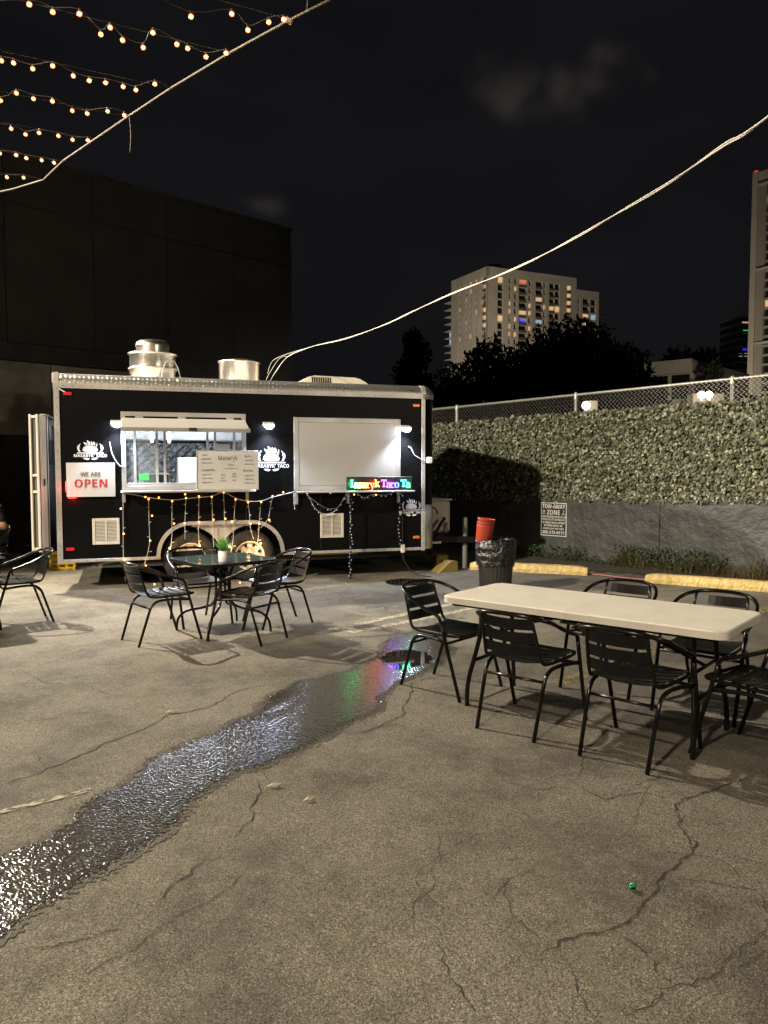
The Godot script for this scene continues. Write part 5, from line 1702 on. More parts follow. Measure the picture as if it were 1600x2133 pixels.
# ------------------------------------------------------------------ chairs and tables
func mesh_of(st: SurfaceTool) -> Mesh:
	st.generate_normals()
	return st.commit()

func curved_slat(w: float, d: float, sag: float, vertical: bool) -> Mesh: # strip across the chair, dished in its middle
	var st := ns()
	var n := 8
	var th := 0.006
	for i in n:
		var q := []
		for k in [i, i + 1]:
			var x: float = -w / 2 + w * k / n
			var s := sag * (1.0 - pow(2.0 * x / w, 2.0))
			for e in [[-1, 0], [1, 0], [1, 1], [-1, 1]]:
				if vertical: q.append(Vector3(x, e[0] * d / 2, s + e[1] * th))
				else: q.append(Vector3(x, -s - e[1] * th, e[0] * d / 2))
		var up := Vector3.FORWARD if vertical else Vector3.UP
		quad_o(st, q[0], q[1], q[5], q[4], up)
		quad_o(st, q[3], q[2], q[6], q[7], -up)
		quad_o(st, q[0], q[3], q[7], q[4], Vector3.DOWN if vertical else Vector3.FORWARD)
		quad_o(st, q[1], q[2], q[6], q[5], Vector3.UP if vertical else Vector3.BACK)
		if i == 0: quad_o(st, q[0], q[1], q[2], q[3], Vector3.LEFT)
		if i == n - 1: quad_o(st, q[4], q[5], q[6], q[7], Vector3.RIGHT)
	return mesh_of(st)

func make_chair(label: String) -> Node3D: # faces -z
	var t := thing("slat_armchair", label, "chair", Vector3.ZERO)
	var m: Material = M["black_iron"]
	for s in [-1.0, 1.0]:
		var f := ns(false)
		tube(f, bend([Vector3(s * 0.255, 0.0, -0.29), Vector3(s * 0.263, 0.4, -0.17), Vector3(s * 0.266, 0.53, -0.131)], 0.05), 0.0125, 10)
		obj("front_leg", f, m, t)
		var b := ns(false)
		tube(b, bend([Vector3(s * 0.193, 0.0, 0.288), Vector3(s * 0.203, 0.395, 0.158), Vector3(s * 0.225, 0.402, -0.02), Vector3(s * 0.26, 0.39, -0.173)], 0.09), 0.012, 10)
		obj("rear_leg", b, m, t)
	var a := ns(false)
	var pts := []
	for s in [-1.0, 1.0]:
		var half := [Vector3(s * 0.266, 0.528, -0.1315), Vector3(s * 0.269, 0.562, -0.116), Vector3(s * 0.272, 0.583, -0.083), Vector3(s * 0.273, 0.598, -0.03), Vector3(s * 0.269, 0.643, 0.09), Vector3(s * 0.252, 0.687, 0.18), Vector3(s * 0.205, 0.718, 0.262), Vector3(s * 0.12, 0.735, 0.308)]
		if s > 0: half.reverse()
		pts += half
		if s < 0: pts.append(Vector3(0, 0.74, 0.322))
	tube(a, smooth(pts, 3), 0.0125, 10)
	obj("arm_loop", a, m, t)
	var sf := ns(false)
	var q := []
	for s in [-1.0, 1.0]:
		var half := [Vector3(s * 0.165, 0.735, 0.286), Vector3(s * 0.178, 0.6, 0.245), Vector3(s * 0.19, 0.435, 0.19), Vector3(s * 0.2, 0.425, 0.1), Vector3(s * 0.215, 0.43, -0.16), Vector3(s * 0.2, 0.432, -0.255)]
		if s > 0: half.reverse()
		q += half
	tube(sf, bend(q, 0.06), 0.0105, 10)
	obj("seat_frame", sf, m, t)
	var c := ns(false)
	tube(c, [Vector3(-0.2, 0.33, 0.18), Vector3(0.2, 0.33, 0.18)], 0.0095, 8)
	obj("rear_stretcher", c, m, t)
	var c2 := ns(false)
	tube(c2, [Vector3(-0.26, 0.385, -0.174), Vector3(0.26, 0.385, -0.174)], 0.0095, 8)
	obj("front_stretcher", c2, m, t)
	var seat := curved_slat(0.4, 0.073, 0.022, false)
	for i in 5:
		var o := obj("seat_slat", seat, M["slat_black"], t)
		o.position = Vector3(0, 0.447, -0.205 + i * 0.083)
		o.rotation.x = -0.05
	var back := curved_slat(0.355, 0.068, 0.024, true)
	for i in 3:
		var o := obj("back_slat", back, M["slat_black"], t)
		var y := 0.518 + i * 0.083
		o.position = Vector3(0, y, 0.208 + (y - 0.5) * 0.3)
		o.rotation.x = 0.29
	return t

var chair0: Node3D
func place_chair(x: float, z: float, yaw: float, label: String, group: String) -> void: # yaw: 0 faces away from the camera, positive turns right
	var a := -deg_to_rad(yaw)
	if chair0 == null:
		chair0 = make_chair(label)
		chair0.position = Vector3(x, 0, z)
		chair0.rotation.y = a
		chair0.set_meta("group", group)
	else:
		dup(chair0, "slat_armchair", Vector3(x, 0, z), a, label).set_meta("group", group)

func glass_table(at: Vector3, turn: float, label: String) -> void:
	var t := thing("glass_table", label, "table", at, turn, "square glass patio tables")
	var p := PackedVector2Array()
	for k in [[1, 1, 0], [-1, 1, 90], [-1, -1, 180], [1, -1, 270]]:
		p.append_array(arc(k[0] * 0.31, k[1] * 0.31, 0.09, k[2], k[2] + 90, 5))
	var F := Transform3D(Basis(Vector3.RIGHT, -PI / 2), Vector3.ZERO)
	var g := ns()
	var inner := PackedVector2Array()
	for v in p: inner.append(v * 0.97)
	prism(g, inner, 0.7, 0.708, F)
	obj("glass_top", g, M["table_glass"], t)
	var rim := ns()
	for i in p.size():
		var a := F * Vector3(p[i].x, p[i].y, 0)
		var b := F * Vector3(p[(i + 1) % p.size()].x, p[(i + 1) % p.size()].y, 0)
		var ai := a * 0.955
		var bi := b * 0.955
		var U := Vector3(0, 0.7105, 0)
		var D := Vector3(0, 0.678, 0)
		quad_o(rim, a + U, b + U, bi + U, ai + U, Vector3.UP)
		quad_o(rim, a + U, b + U, b + D, a + D, a)
		quad_o(rim, ai + U, bi + U, bi + D, ai + D, -a)
		quad_o(rim, a + D, b + D, bi + D, ai + D, Vector3.DOWN)
	obj("rim", rim, M["black_iron"], t)
	for k in 4:
		var T := Basis(Vector3.UP, PI / 4 + k * PI / 2)
		var l := ns(false)
		var pts := []
		for v in [[0.3, 0.685], [0.13, 0.65], [0.075, 0.55], [0.072, 0.36], [0.1, 0.27], [0.2, 0.225], [0.36, 0.19], [0.44, 0.13], [0.465, 0.06], [0.47, 0.0]]:
			pts.append(T * Vector3(v[0], v[1], 0))
		tube(l, smooth(pts, 4), 0.0125, 8)
		obj("leg", l, M["black_iron"], t)
	for y in [0.34, 0.58]:
		var r := ns(false)
		var ring := []
		for i in 25: ring.append(Vector3(cos(TAU * i / 24) * 0.06, y, sin(TAU * i / 24) * 0.06))
		tube(r, ring, 0.008, 6)
		obj("leg_ring", r, M["black_iron"], t)

func fern_pot(at: Vector3) -> void:
	var t := thing("fern_pot", "small green artificial fern in a white pot on the glass table", "potted plant", at)
	var st := ns(false)
	lathe(st, [Vector2(0.0, 0.0), Vector2(0.042, 0.0), Vector2(0.045, 0.01), Vector2(0.047, 0.105), Vector2(0.041, 0.107), Vector2(0.04, 0.095), Vector2(0, 0.094)], 24)
	obj("pot", st, M["board_white"], t)
	var r := RandomNumberGenerator.new()
	r.seed = 9
	for i in 38:
		var a := TAU * i / 38.0 + r.randf_range(-0.1, 0.1)
		var lean := r.randf_range(0.2, 1.45)
		var len := r.randf_range(0.15, 0.21)
		var d := Vector3(cos(a), 0, sin(a))
		var f := ns()
		var n := 9
		var prev := Vector3(0, 0.095, 0) + d * 0.012
		for k in n:
			var q := float(k + 1) / n
			var p := Vector3(0, 0.095, 0) + d * (0.012 + len * q * sin(lean) * (0.6 + 0.4 * q)) + Vector3.UP * len * (q * cos(lean * 0.75) - 0.35 * q * q * lean)
			var w := 0.03 * sin(PI * minf(q + 0.12, 1.0)) + 0.004
			var side := d.cross(Vector3.UP)
			var tip := (p - prev) * 0.5
			tri(f, prev, prev + side * w + tip, prev.lerp(p, 0.75))
			tri(f, prev, prev.lerp(p, 0.75), prev - side * w + tip)
			tri(f, prev - side * 0.0012, prev + side * 0.0012, p)
			prev = p
		obj("frond", f, M["fern"], t)

func glass_table_group() -> void:
	glass_table(Vector3(-1.57, 0, -7.43), deg_to_rad(40), "square glass topped patio table carrying the fern pot, before the trailer's wheels")
	fern_pot(Vector3(-1.5, 0.711, -7.13))
	var g := "black chairs around the glass table with the fern"
	place_chair(-2.08, -7.06, 49.5, "black slat armchair left of the fern table, turned to the right", g)
	place_chair(-1.25, -7.07, -61.0, "black slat armchair at the near right corner of the fern table, back to us", g)
	place_chair(-1.08, -7.82, -122.0, "black slat armchair at the right rear of the fern table with lit pale back slats", g)
	place_chair(-1.92, -7.86, 146.0, "black slat armchair behind the fern table, in front of the left wheel", g)

func folding_table_group() -> void:
	var t := thing("folding_table", "long white plastic folding table on black legs", "table", Vector3(1.32, 0, -4.83), -deg_to_rad(40.0))
	var m: Material = M["table_plastic"]
	for s in [-1.0, 1.0]: # two halves that meet at the fold
		var p := PackedVector2Array()
		p.append(Vector2(s * 0.0006, -0.375))
		if s > 0:
			p.append_array(arc(0.845, -0.305, 0.07, -90, 0, 6))
			p.append_array(arc(0.845, 0.305, 0.07, 0, 90, 6))
		else:
			p.append_array(arc(-0.845, -0.305, 0.07, 270, 180, 6))
			p.append_array(arc(-0.845, 0.305, 0.07, 180, 90, 6))
		p.append(Vector2(s * 0.0006, 0.375))
		if Geometry2D.is_polygon_clockwise(p): p.reverse()
		var F := Transform3D(Basis(Vector3.RIGHT, -PI / 2), Vector3.ZERO)
		var st := ns()
		var ins := PackedVector2Array()
		for v in p: ins.append(Vector2(v.x - signf(v.x) * (0.007 if absf(v.x) > 0.01 else 0.0), v.y * 0.982))
		# bevelled slab
		prism(st, p, 0.69, 0.729, F)
		for i in p.size():
			var j := (i + 1) % p.size()
			quad_o(st, F * Vector3(p[i].x, p[i].y, 0.7291), F * Vector3(p[j].x, p[j].y, 0.7291), F * Vector3(ins[j].x, ins[j].y, 0.736), F * Vector3(ins[i].x, ins[i].y, 0.736), Vector3.UP + F * Vector3(p[i].x, p[i].y, 0) * 0.2)
		prism(st, ins, 0.733, 0.736, F)
		obj("tabletop", st, m, t)
	for s in [-1.0, 1.0]:
		for z in [-1.0, 1.0]:
			var l := ns(false)
			tube(l, smooth([Vector3(s * 0.7, 0.69, z * 0.2), Vector3(s * 0.7, 0.5, z * 0.205), Vector3(s * 0.715, 0.36, z * 0.235), Vector3(s * 0.735, 0.2, z * 0.285), Vector3(s * 0.74, 0.1, z * 0.302), Vector3(s * 0.74, 0.0, z * 0.305)], 5), 0.0155, 10)
			obj("leg", l, M["black_iron"], t)
		var c := ns(false)
		tube(c, [Vector3(s * 0.722, 0.3, -0.252), Vector3(s * 0.722, 0.3, 0.252)], 0.012, 8)
		tube(c, [Vector3(s * 0.7, 0.67, -0.2), Vector3(s * 0.7, 0.67, 0.2)], 0.012, 8)
		obj("leg_brace", c, M["black_iron"], t)
		var d := ns(false)
		tube(d, [Vector3(s * 0.705, 0.45, 0.0), Vector3(s * 0.42, 0.56, 0.0), Vector3(s * 0.06, 0.665, 0.0)], 0.011, 8)
		tube(d, [Vector3(s * 0.705, 0.45, -0.2), Vector3(s * 0.705, 0.45, 0.2)], 0.01, 8)
		obj("strut", d, M["black_iron"], t)
		obj("under_rail", span(-0.85 if s < 0 else 0.004, -0.004 if s < 0 else 0.85, 0.668, 0.689, 0.3, 0.33, 0.004), M["black_iron"], t)
		obj("under_rail", span(-0.85 if s < 0 else 0.004, -0.004 if s < 0 else 0.85, 0.668, 0.689, -0.33, -0.3, 0.004), M["black_iron"], t)
	obj("fold_latch", span(-0.05, 0.05, 0.655, 0.667, 0.29, 0.345, 0.004), M["black_plastic"], t)
	var h := ns(false)
	tube(h, smooth([Vector3(0.9, 0.69, 0.1), Vector3(0.918, 0.69, 0.06), Vector3(0.918, 0.69, -0.02), Vector3(0.9, 0.69, -0.06)]), 0.008, 6)
	obj("carry_handle", h, M["black_plastic"], t)
	var g := "black chairs around the white folding table"
	place_chair(0.47, -5.52, 132.0, "black slat armchair at the far left end of the white folding table, beside the puddle", g)
	place_chair(0.9, -4.72, 39.0, "black slat armchair on the near side of the white table, left one, back to us", g)
	place_chair(1.42, -4.25, 42.5, "black slat armchair on the near side of the white table, right one, nearest to us", g)
	place_chair(2.09, -4.13, -36.0, "black slat armchair at the right end of the white table, cut by the frame", g)
	place_chair(1.66, -5.54, -139.0, "black slat armchair on the far side of the white table, left one", g)
	place_chair(2.14, -5.02, -140.0, "black slat armchair on the far side of the white table, right one", g)

# ------------------------------------------------------------------ left edge: table, chairs, seated person, bucket, crate
func left_edge() -> void:
	glass_table(Vector3(-4.22, 0, -7.5), deg_to_rad(38), "square glass topped patio table at the left edge of the picture")
	var g := "black chairs around the table at the left edge"
	place_chair(-3.76, -7.85, -125.0, "black slat armchair in front of the trailer's rear door, cut by the left edge", g)
	place_chair(-4.3, -6.75, 40.0, "black slat armchair outside the left edge, on the near side of its table", g)
	person()
	# yellow crates under the trailer's rear corner
	var c := thing("yellow_crate", "yellow plastic crate on the ground by the trailer's rear corner", "crate", Vector3(-5.02, 0, -11.95), TR_TURN)
	var m: Material = M["yellow_plastic"]
	for s in [-1.0, 1.0]:
		for y in [0.02, 0.09, 0.16, 0.24]:
			obj("crate_rail", span(-0.18, 0.18, y, y + 0.03, s * 0.16 - 0.008, s * 0.16 + 0.008, 0.003), m, c)
			obj("crate_rail", span(s * 0.18 - 0.008, s * 0.18 + 0.008, y + 0.001, y + 0.029, -0.151, 0.151, 0.003), m, c)
		for x in [-0.17, -0.06, 0.06, 0.17]:
			obj("crate_slat", span(x - 0.015, x + 0.015, 0.0, 0.275, s * 0.16 - 0.006, s * 0.16 + 0.006), m, c)
	obj("crate_floor", span(-0.17, 0.17, 0.0, 0.012, -0.15, 0.15), m, c)
	# dark bucket with a wire handle in the gloom
	var b := thing("dark_bucket", "dark bucket with a raised handle standing in the gloom left of the rear door", "bucket", Vector3(-5.95, 0, -12.85))
	var s := ns(false)
	lathe(s, [Vector2(0, 0.02), Vector2(0.13, 0.0), Vector2(0.16, 0.28), Vector2(0.172, 0.285), Vector2(0.172, 0.3), Vector2(0.155, 0.3), Vector2(0.125, 0.03)], 24)
	obj("body", s, M["black_plastic"], b)
	var h := ns(false)
	var arcp := []
	for i in 13: arcp.append(Vector3(cos(PI * i / 12) * 0.17, 0.28 + sin(PI * i / 12) * 0.24, 0))
	tube(h, arcp, 0.006, 6)
	obj("handle", h, M["rubber"], b)

# smooth union of tapered capsules, meshed with surface nets
func body_mesh(st: SurfaceTool, bones: Array, cell: float, soft: float) -> void: # bone: [a, b, ra, rb]
	var lo := Vector3.INF
	var hi := -Vector3.INF
	for b in bones:
		var r: float = maxf(b[2], b[3]) + cell * 2.0
		for e in 2:
			lo = lo.min(b[e] - Vector3.ONE * r)
			hi = hi.max(b[e] + Vector3.ONE * r)
	var n := Vector3i(((hi - lo) / cell).ceil()) + Vector3i.ONE
	var field := PackedFloat32Array()
	field.resize(n.x * n.y * n.z)
	field.fill(9.0)
	for b in bones: # visit only the cells near each bone
		var r: float = maxf(b[2], b[3]) + soft + cell * 2.5
		var l := Vector3i((((b[0] as Vector3).min(b[1]) - Vector3.ONE * r - lo) / cell).floor()).clamp(Vector3i.ZERO, n - Vector3i.ONE)
		var h := Vector3i((((b[0] as Vector3).max(b[1]) + Vector3.ONE * r - lo) / cell).ceil()).clamp(Vector3i.ZERO, n - Vector3i.ONE)
		var a: Vector3 = b[0]
		var ab: Vector3 = b[1] - a
		var ll := maxf(ab.length_squared(), 1e-9)
		var ra: float = b[2]
		var rb: float = b[3]
		for z in range(l.z, h.z + 1):
			for y in range(l.y, h.y + 1):
				for x in range(l.x, h.x + 1):
					var p := lo + Vector3(x, y, z) * cell - a
					var t := clampf(p.dot(ab) / ll, 0.0, 1.0)
					var d := (p - ab * t).length() - lerpf(ra, rb, t)
					var i := (z * n.y + y) * n.x + x
					var o := field[i]
					if o > 8.0: field[i] = d
					else:
						var k := maxf(soft - absf(o - d), 0.0) / soft
						field[i] = minf(o, d) - k * k * soft * 0.25
	var ids := {}
	var verts := []
	var sx := 1
	var sy := n.x
	var sz := n.x * n.y
	var corner := [0, sx, sy, sx + sy, sz, sx + sz, sy + sz, sx + sy + sz]
	for z in n.z - 1:
		for y in n.y - 1:
			for x in n.x - 1:
				var i := z * sz + y * sy + x
				var mask := 0
				for c in 8:
					if field[i + corner[c]] < 0: mask |= 1 << c
				if mask == 0 or mask == 255: continue
				var sum := Vector3.ZERO
				var cnt := 0
				for c in 8:
					for ax in 3:
						if c & (1 << ax): continue
						var e := c | (1 << ax)
						var f0 := field[i + corner[c]]
						var f1 := field[i + corner[e]]
						if (f0 < 0) == (f1 < 0): continue
						var p := Vector3(c & 1, (c >> 1) & 1, (c >> 2) & 1)
						p[ax] += f0 / (f0 - f1)
						sum += p
						cnt += 1
				ids[i] = verts.size()
				verts.append(lo + (Vector3(x, y, z) + sum / cnt) * cell)
	for i in ids:
		var x: int = i % n.x
		var y: int = (i / n.x) % n.y
		var z: int = i / sz
		for ax in 3:
			var u: int = [sy, sz, sx][ax]
			var v: int = [sz, sx, sy][ax]
			if [y, z, x][ax] == 0 or [z, x, y][ax] == 0: continue
			var step: int = [sx, sy, sz][ax]
			var f0 := field[i]
			var f1 := field[i + step]
			if (f0 < 0) == (f1 < 0): continue
			if not (ids.has(i - u) and ids.has(i - v) and ids.has(i - u - v)): continue
			var q := [verts[ids[i]], verts[ids[i - u]], verts[ids[i - u - v]], verts[ids[i - v]]]
			var out := Vector3.ZERO
			out[ax] = 1.0 if f0 < 0 else -1.0
			quad_o(st, q[0], q[1], q[2], q[3], out)

func person() -> void:
	var t := thing("person", "person in a dark short sleeved shirt seated at the left edge, forearm resting forward", "person", Vector3(-5.72, 0, -11.0), deg_to_rad(172))
	# faces -z in its own axes; seat height 0.45
	var st := ns(false)
	var B := func(a: Array, b: Array, ra: float, rb: float) -> Array: return [Vector3(a[0], a[1], a[2]), Vector3(b[0], b[1], b[2]), ra, rb]
	var torso := [
		B.call([-0.09, 0.55, 0.02], [0.09, 0.55, 0.02], 0.125, 0.125), B.call([0, 0.6, 0.02], [0, 0.88, 0.0], 0.13, 0.14), B.call([-0.08, 0.98, -0.01], [0.08, 0.98, -0.01], 0.11, 0.11),
		B.call([-0.16, 1.0, 0], [0.16, 1.0, 0], 0.07, 0.07), B.call([0, 1.03, -0.01], [0, 1.12, -0.03], 0.055, 0.052)]
	for s in [-1.0, 1.0]:
		torso.append(B.call([s * 0.185, 0.99, 0], [s * 0.25, 0.75, 0.03], 0.056, 0.044))
		torso.append(B.call([s * 0.25, 0.75, 0.03], [s * 0.14, 0.74, -0.22], 0.043, 0.03))
		torso.append(B.call([s * 0.1, 0.53, 0.0], [s * 0.13, 0.52, -0.42], 0.088, 0.062))
		torso.append(B.call([s * 0.13, 0.52, -0.42], [s * 0.13, 0.09, -0.38], 0.058, 0.04))
		torso.append(B.call([s * 0.13, 0.05, -0.36], [s * 0.14, 0.035, -0.54], 0.042, 0.034))
	body_mesh(st, torso, 0.016, 0.05)
	# head
	var head := [B.call([0, 1.2, -0.05], [0, 1.27, -0.045], 0.072, 0.088), B.call([0, 1.15, -0.1], [0, 1.17, -0.085], 0.045, 0.055), B.call([0, 1.22, -0.135], [0, 1.2, -0.15], 0.012, 0.015), B.call([-0.02, 1.165, -0.137], [0.02, 1.165, -0.137], 0.01, 0.01)]
	for s in [-1.0, 1.0]:
		head.append(B.call([s * 0.078, 1.19, -0.04], [s * 0.082, 1.23, -0.035], 0.012, 0.014))
		head.append(B.call([s * 0.032, 1.243, -0.122], [s * 0.045, 1.243, -0.115], 0.011, 0.009))
	body_mesh(st, head, 0.007, 0.02)
	# hands: palm, four fingers, thumb
	for s in [-1.0, 1.0]:
		var w := Vector3(s * 0.14, 0.74, -0.22)
		var hand := [[w, w + Vector3(-s * 0.03, -0.004, -0.075), 0.028, 0.03]]
		for f in 4:
			var k := w + Vector3(-s * 0.03, -0.004, -0.075) + Vector3((f - 1.5) * 0.0185, 0, 0)
			var l: float = [0.03, 0.036, 0.034, 0.026][f if s < 0 else 3 - f]
			var m := k + Vector3(-s * 0.008, 0.004, -l)
			hand.append([k, m, 0.0095, 0.0088])
			hand.append([m, m + Vector3(-s * 0.004, -0.018, -l * 0.75), 0.0088, 0.007])
		var th := w + Vector3(-s * 0.035, 0.0, -0.025)
		hand.append([th, th + Vector3(-s * 0.028, 0.006, -0.03), 0.012, 0.0095])
		hand.append([th + Vector3(-s * 0.028, 0.006, -0.03), th + Vector3(-s * 0.032, 0.0, -0.058), 0.0095, 0.008])
		body_mesh(st, hand, 0.005, 0.012)
	obj("body", st, M["skin"], t)
	var sh := ns(false)
	var shirt := [
		B.call([-0.09, 0.56, 0.02], [0.09, 0.56, 0.02], 0.135, 0.135), B.call([0, 0.6, 0.02], [0, 0.88, 0.0], 0.142, 0.152), B.call([-0.08, 0.98, -0.01], [0.08, 0.98, -0.01], 0.12, 0.12), B.call([-0.16, 1.0, 0], [0.16, 1.0, 0], 0.08, 0.08)]
	for s in [-1.0, 1.0]: shirt.append(B.call([s * 0.185, 0.99, 0], [s * 0.228, 0.85, 0.017], 0.067, 0.064))
	body_mesh(sh, shirt, 0.016, 0.05)
	obj("shirt", sh, M["black_cloth"], t)
	var tr_ := ns(false)
	var pants := []
	for s in [-1.0, 1.0]:
		pants.append(B.call([s * 0.1, 0.53, 0.0], [s * 0.13, 0.52, -0.42], 0.099, 0.073))
		pants.append(B.call([s * 0.13, 0.52, -0.42], [s * 0.13, 0.14, -0.385], 0.07, 0.055))
	body_mesh(tr_, pants, 0.016, 0.04)
	obj("trousers", tr_, M["black_cloth"], t)
	for s in [-1.0, 1.0]:
		var so := ns(false)
		body_mesh(so, [B.call([s * 0.13, 0.055, -0.37], [s * 0.14, 0.042, -0.55], 0.052, 0.042)], 0.012, 0.02)
		obj("shoe", so, M["black_plastic"], t)
	var hr := ns(false)
	body_mesh(hr, [B.call([0, 1.26, -0.02], [0, 1.29, -0.035], 0.09, 0.088), B.call([0, 1.2, 0.01], [0, 1.24, 0.0], 0.07, 0.085)], 0.01, 0.03)
	obj("hair", hr, M["dark_hair"], t)
	place_chair(-5.72, -11.02, 188.0, "black slat armchair under the seated person at the left edge", "black chairs around the table at the left edge")

# ------------------------------------------------------------------ bin, bucket and clutter before the wall
func trash_and_clutter() -> void:
	var p := Vector3(1.42, 0, -9.72)
	var t := thing("trash_can", "black ribbed trash can lined with a shiny black bag", "trash can", p)
	var st := ns()
	var n := 56
	for k in n:
		var a0 := TAU * k / n
		var a1 := TAU * (k + 1) / n
		var r0 := 1.0 if k % 2 else 0.975
		var r1 := 0.975 if k % 2 else 1.0
		for y in [[0.0, 0.195, 0.66, 0.242]]:
			quad(st, Vector3(cos(a0) * y[1] * r0, y[0], -sin(a0) * y[1] * r0), Vector3(cos(a1) * y[1] * r1, y[0], -sin(a1) * y[1] * r1), Vector3(cos(a1) * y[3] * r1, y[2], -sin(a1) * y[3] * r1), Vector3(cos(a0) * y[3] * r0, y[2], -sin(a0) * y[3] * r0))
	obj("can", st, M["black_plastic"], t)
	var bag := ns(false)
	var f := FastNoiseLite.new()
	f.seed = 19
	f.frequency = 2.2
	var rings := [[0.2, 0.685], [0.238, 0.688], [0.256, 0.66], [0.258, 0.58], [0.252, 0.46], [0.243, 0.36]]
	for i in rings.size() - 1:
		for k in 48:
			var q := []
			for e in [[i, k], [i, k + 1], [i + 1, k + 1], [i + 1, k]]:
				var a: float = TAU * e[1] / 48.0
				var rr: float = rings[e[0]][0] + 0.012 * f.get_noise_2d(cos(a) * 3.0, sin(a) * 3.0 + e[0] * 0.7)
				var y: float = rings[e[0]][1] + 0.02 * f.get_noise_2d(cos(a) * 2.0 + 9.0, sin(a) * 2.0) * (2.5 if e[0] == 5 else 0.8)
				q.append(Vector3(cos(a) * rr, y, -sin(a) * rr))
			quad(bag, q[3], q[2], q[1], q[0])
	lathe(bag, [Vector2(0.0, 0.56), Vector2(0.16, 0.58), Vector2(0.21, 0.684)].map(func(v): return v), 24)
	obj("bin_bag", bag, M["bin_bag"], t)
	var b := thing("orange_bucket", "orange plastic bucket tilted on top of the black trash can", "bucket", p + Vector3(-0.17, 0.655, 0.06))
	b.rotation.z = -0.14
	b.rotation.x = 0.05
	var s := ns(false)
	lathe(s, [Vector2(0, 0.01), Vector2(0.092, 0.0), Vector2(0.096, 0.01), Vector2(0.11, 0.215)], 28)
	lathe(s, [Vector2(0.108, 0.03), Vector2(0.108, 0.285), Vector2(0.113, 0.295), Vector2(0.106, 0.296), Vector2(0.1, 0.02), Vector2(0, 0.02)].map(func(v): return Vector2(v.x * (0.86 + 0.5 * v.y), v.y)), 28)
	var bo := obj("bucket_body", s, M["orange_plastic"], b)
	for y in [0.2, 0.235, 0.29]:
		var g := ns(false)
		var r0: float = 0.108 * (0.86 + 0.5 * y)
		lathe(g, [Vector2(r0, y - 0.007), Vector2(r0 + 0.007, y - 0.004), Vector2(r0 + 0.007, y + 0.004), Vector2(r0, y + 0.007)], 28)
		obj("bucket_ring", g, M["orange_plastic"], bo)
	# steel bollard by the wall, yellow chock
	var q := thing("steel_post", "short thin steel post standing before the low wall right of the trailer", "post", Vector3(1.28, 0, -12.1))
	var z := ns(false)
	lathe(z, [Vector2(0.04, 0), Vector2(0.04, 0.78), Vector2(0.03, 0.8), Vector2(0, 0.805)], 14)
	obj("tube", z, M["dull_steel"], q)
	var c := thing("yellow_chock", "yellow wheel chock on the ground under the trailer's tongue", "wheel chock", Vector3(0.95, 0, -11.7), 0.5)
	var w := ns()
	prism(w, PackedVector2Array([Vector2(-0.2, 0), Vector2(0.14, 0), Vector2(0.13, 0.16), Vector2(0.02, 0.17)]), -0.12, 0.12)
	obj("wedge", w, M["dull_yellow"], c)
	var sb := thing("concrete_block", "small yellow block under the jack of the trailer's tongue", "block", Vector3(0.9, 0, -12.2), 0.3)
	obj("block", span(-0.1, 0.1, 0, 0.2, -0.1, 0.1, 0.01), M["dull_yellow"], sb)
	var h := thing("pink_hose", "thin pink hose lying on the ground between the two wheel stops", "hose", Vector3.ZERO)
	var hs := ns(false)
	tube(hs, smooth([Vector3(2.9, 0.012, -11.45), Vector3(3.2, 0.012, -11.2), Vector3(3.5, 0.012, -10.85), Vector3(3.72, 0.012, -10.72)]), 0.01, 6)
	obj("hose", hs, mat("hose_pink", lin(0.45, 0.16, 0.18), 0.6), h)

func wheel_stops() -> void:
	var L := [[Vector3(2.19, 0, -11.62), Vector3(3.05, 0, -11.32), "first yellow concrete wheel stop, behind the trash can", 1.78, -0.38], [Vector3(4.45, 0, -10.1), Vector3.ZERO, "second yellow concrete wheel stop, running off the right edge", 1.9, -0.56]]
	for e in L:
		var t := thing("wheel_stop", e[2], "wheel stop", e[0], e[4], "yellow wheel stops before the wall")
		var st := ns()
		var h: float = e[3] / 2
		var n := 16
		var r := RandomNumberGenerator.new()
		r.seed = int(e[0].x * 10)
		var rings := []
		for i in n + 1:
			var x := lerpf(-h, h, float(i) / n)
			var k := 1.0 if i > 0 and i < n else 0.8
			var o := []
			for p in [[-0.085, 0.0], [-0.085, 0.05], [-0.06, 0.125], [0.055, 0.128], [0.082, 0.06], [0.085, 0.0]]:
				o.append(Vector3(x, p[1] * k + (r.randf_range(-0.004, 0.004) if p[1] > 0 else 0.0), -p[0] + r.randf_range(-0.003, 0.003)))
			rings.append(o)
		for i in n:
			for k in 5: quad_o(st, rings[i][k], rings[i + 1][k], rings[i + 1][k + 1], rings[i][k + 1], Vector3(0, rings[i][k].y + rings[i][k + 1].y - 0.1, rings[i][k].z + rings[i][k + 1].z))
		for i in [0, n]:
			for k in range(1, 5):
				var a: Vector3 = rings[i][0]
				quad_o(st, a, rings[i][k], rings[i][k + 1], a, Vector3.LEFT if i == 0 else Vector3.RIGHT)
		obj("concrete_bar", st, M["yellow_concrete"], t)

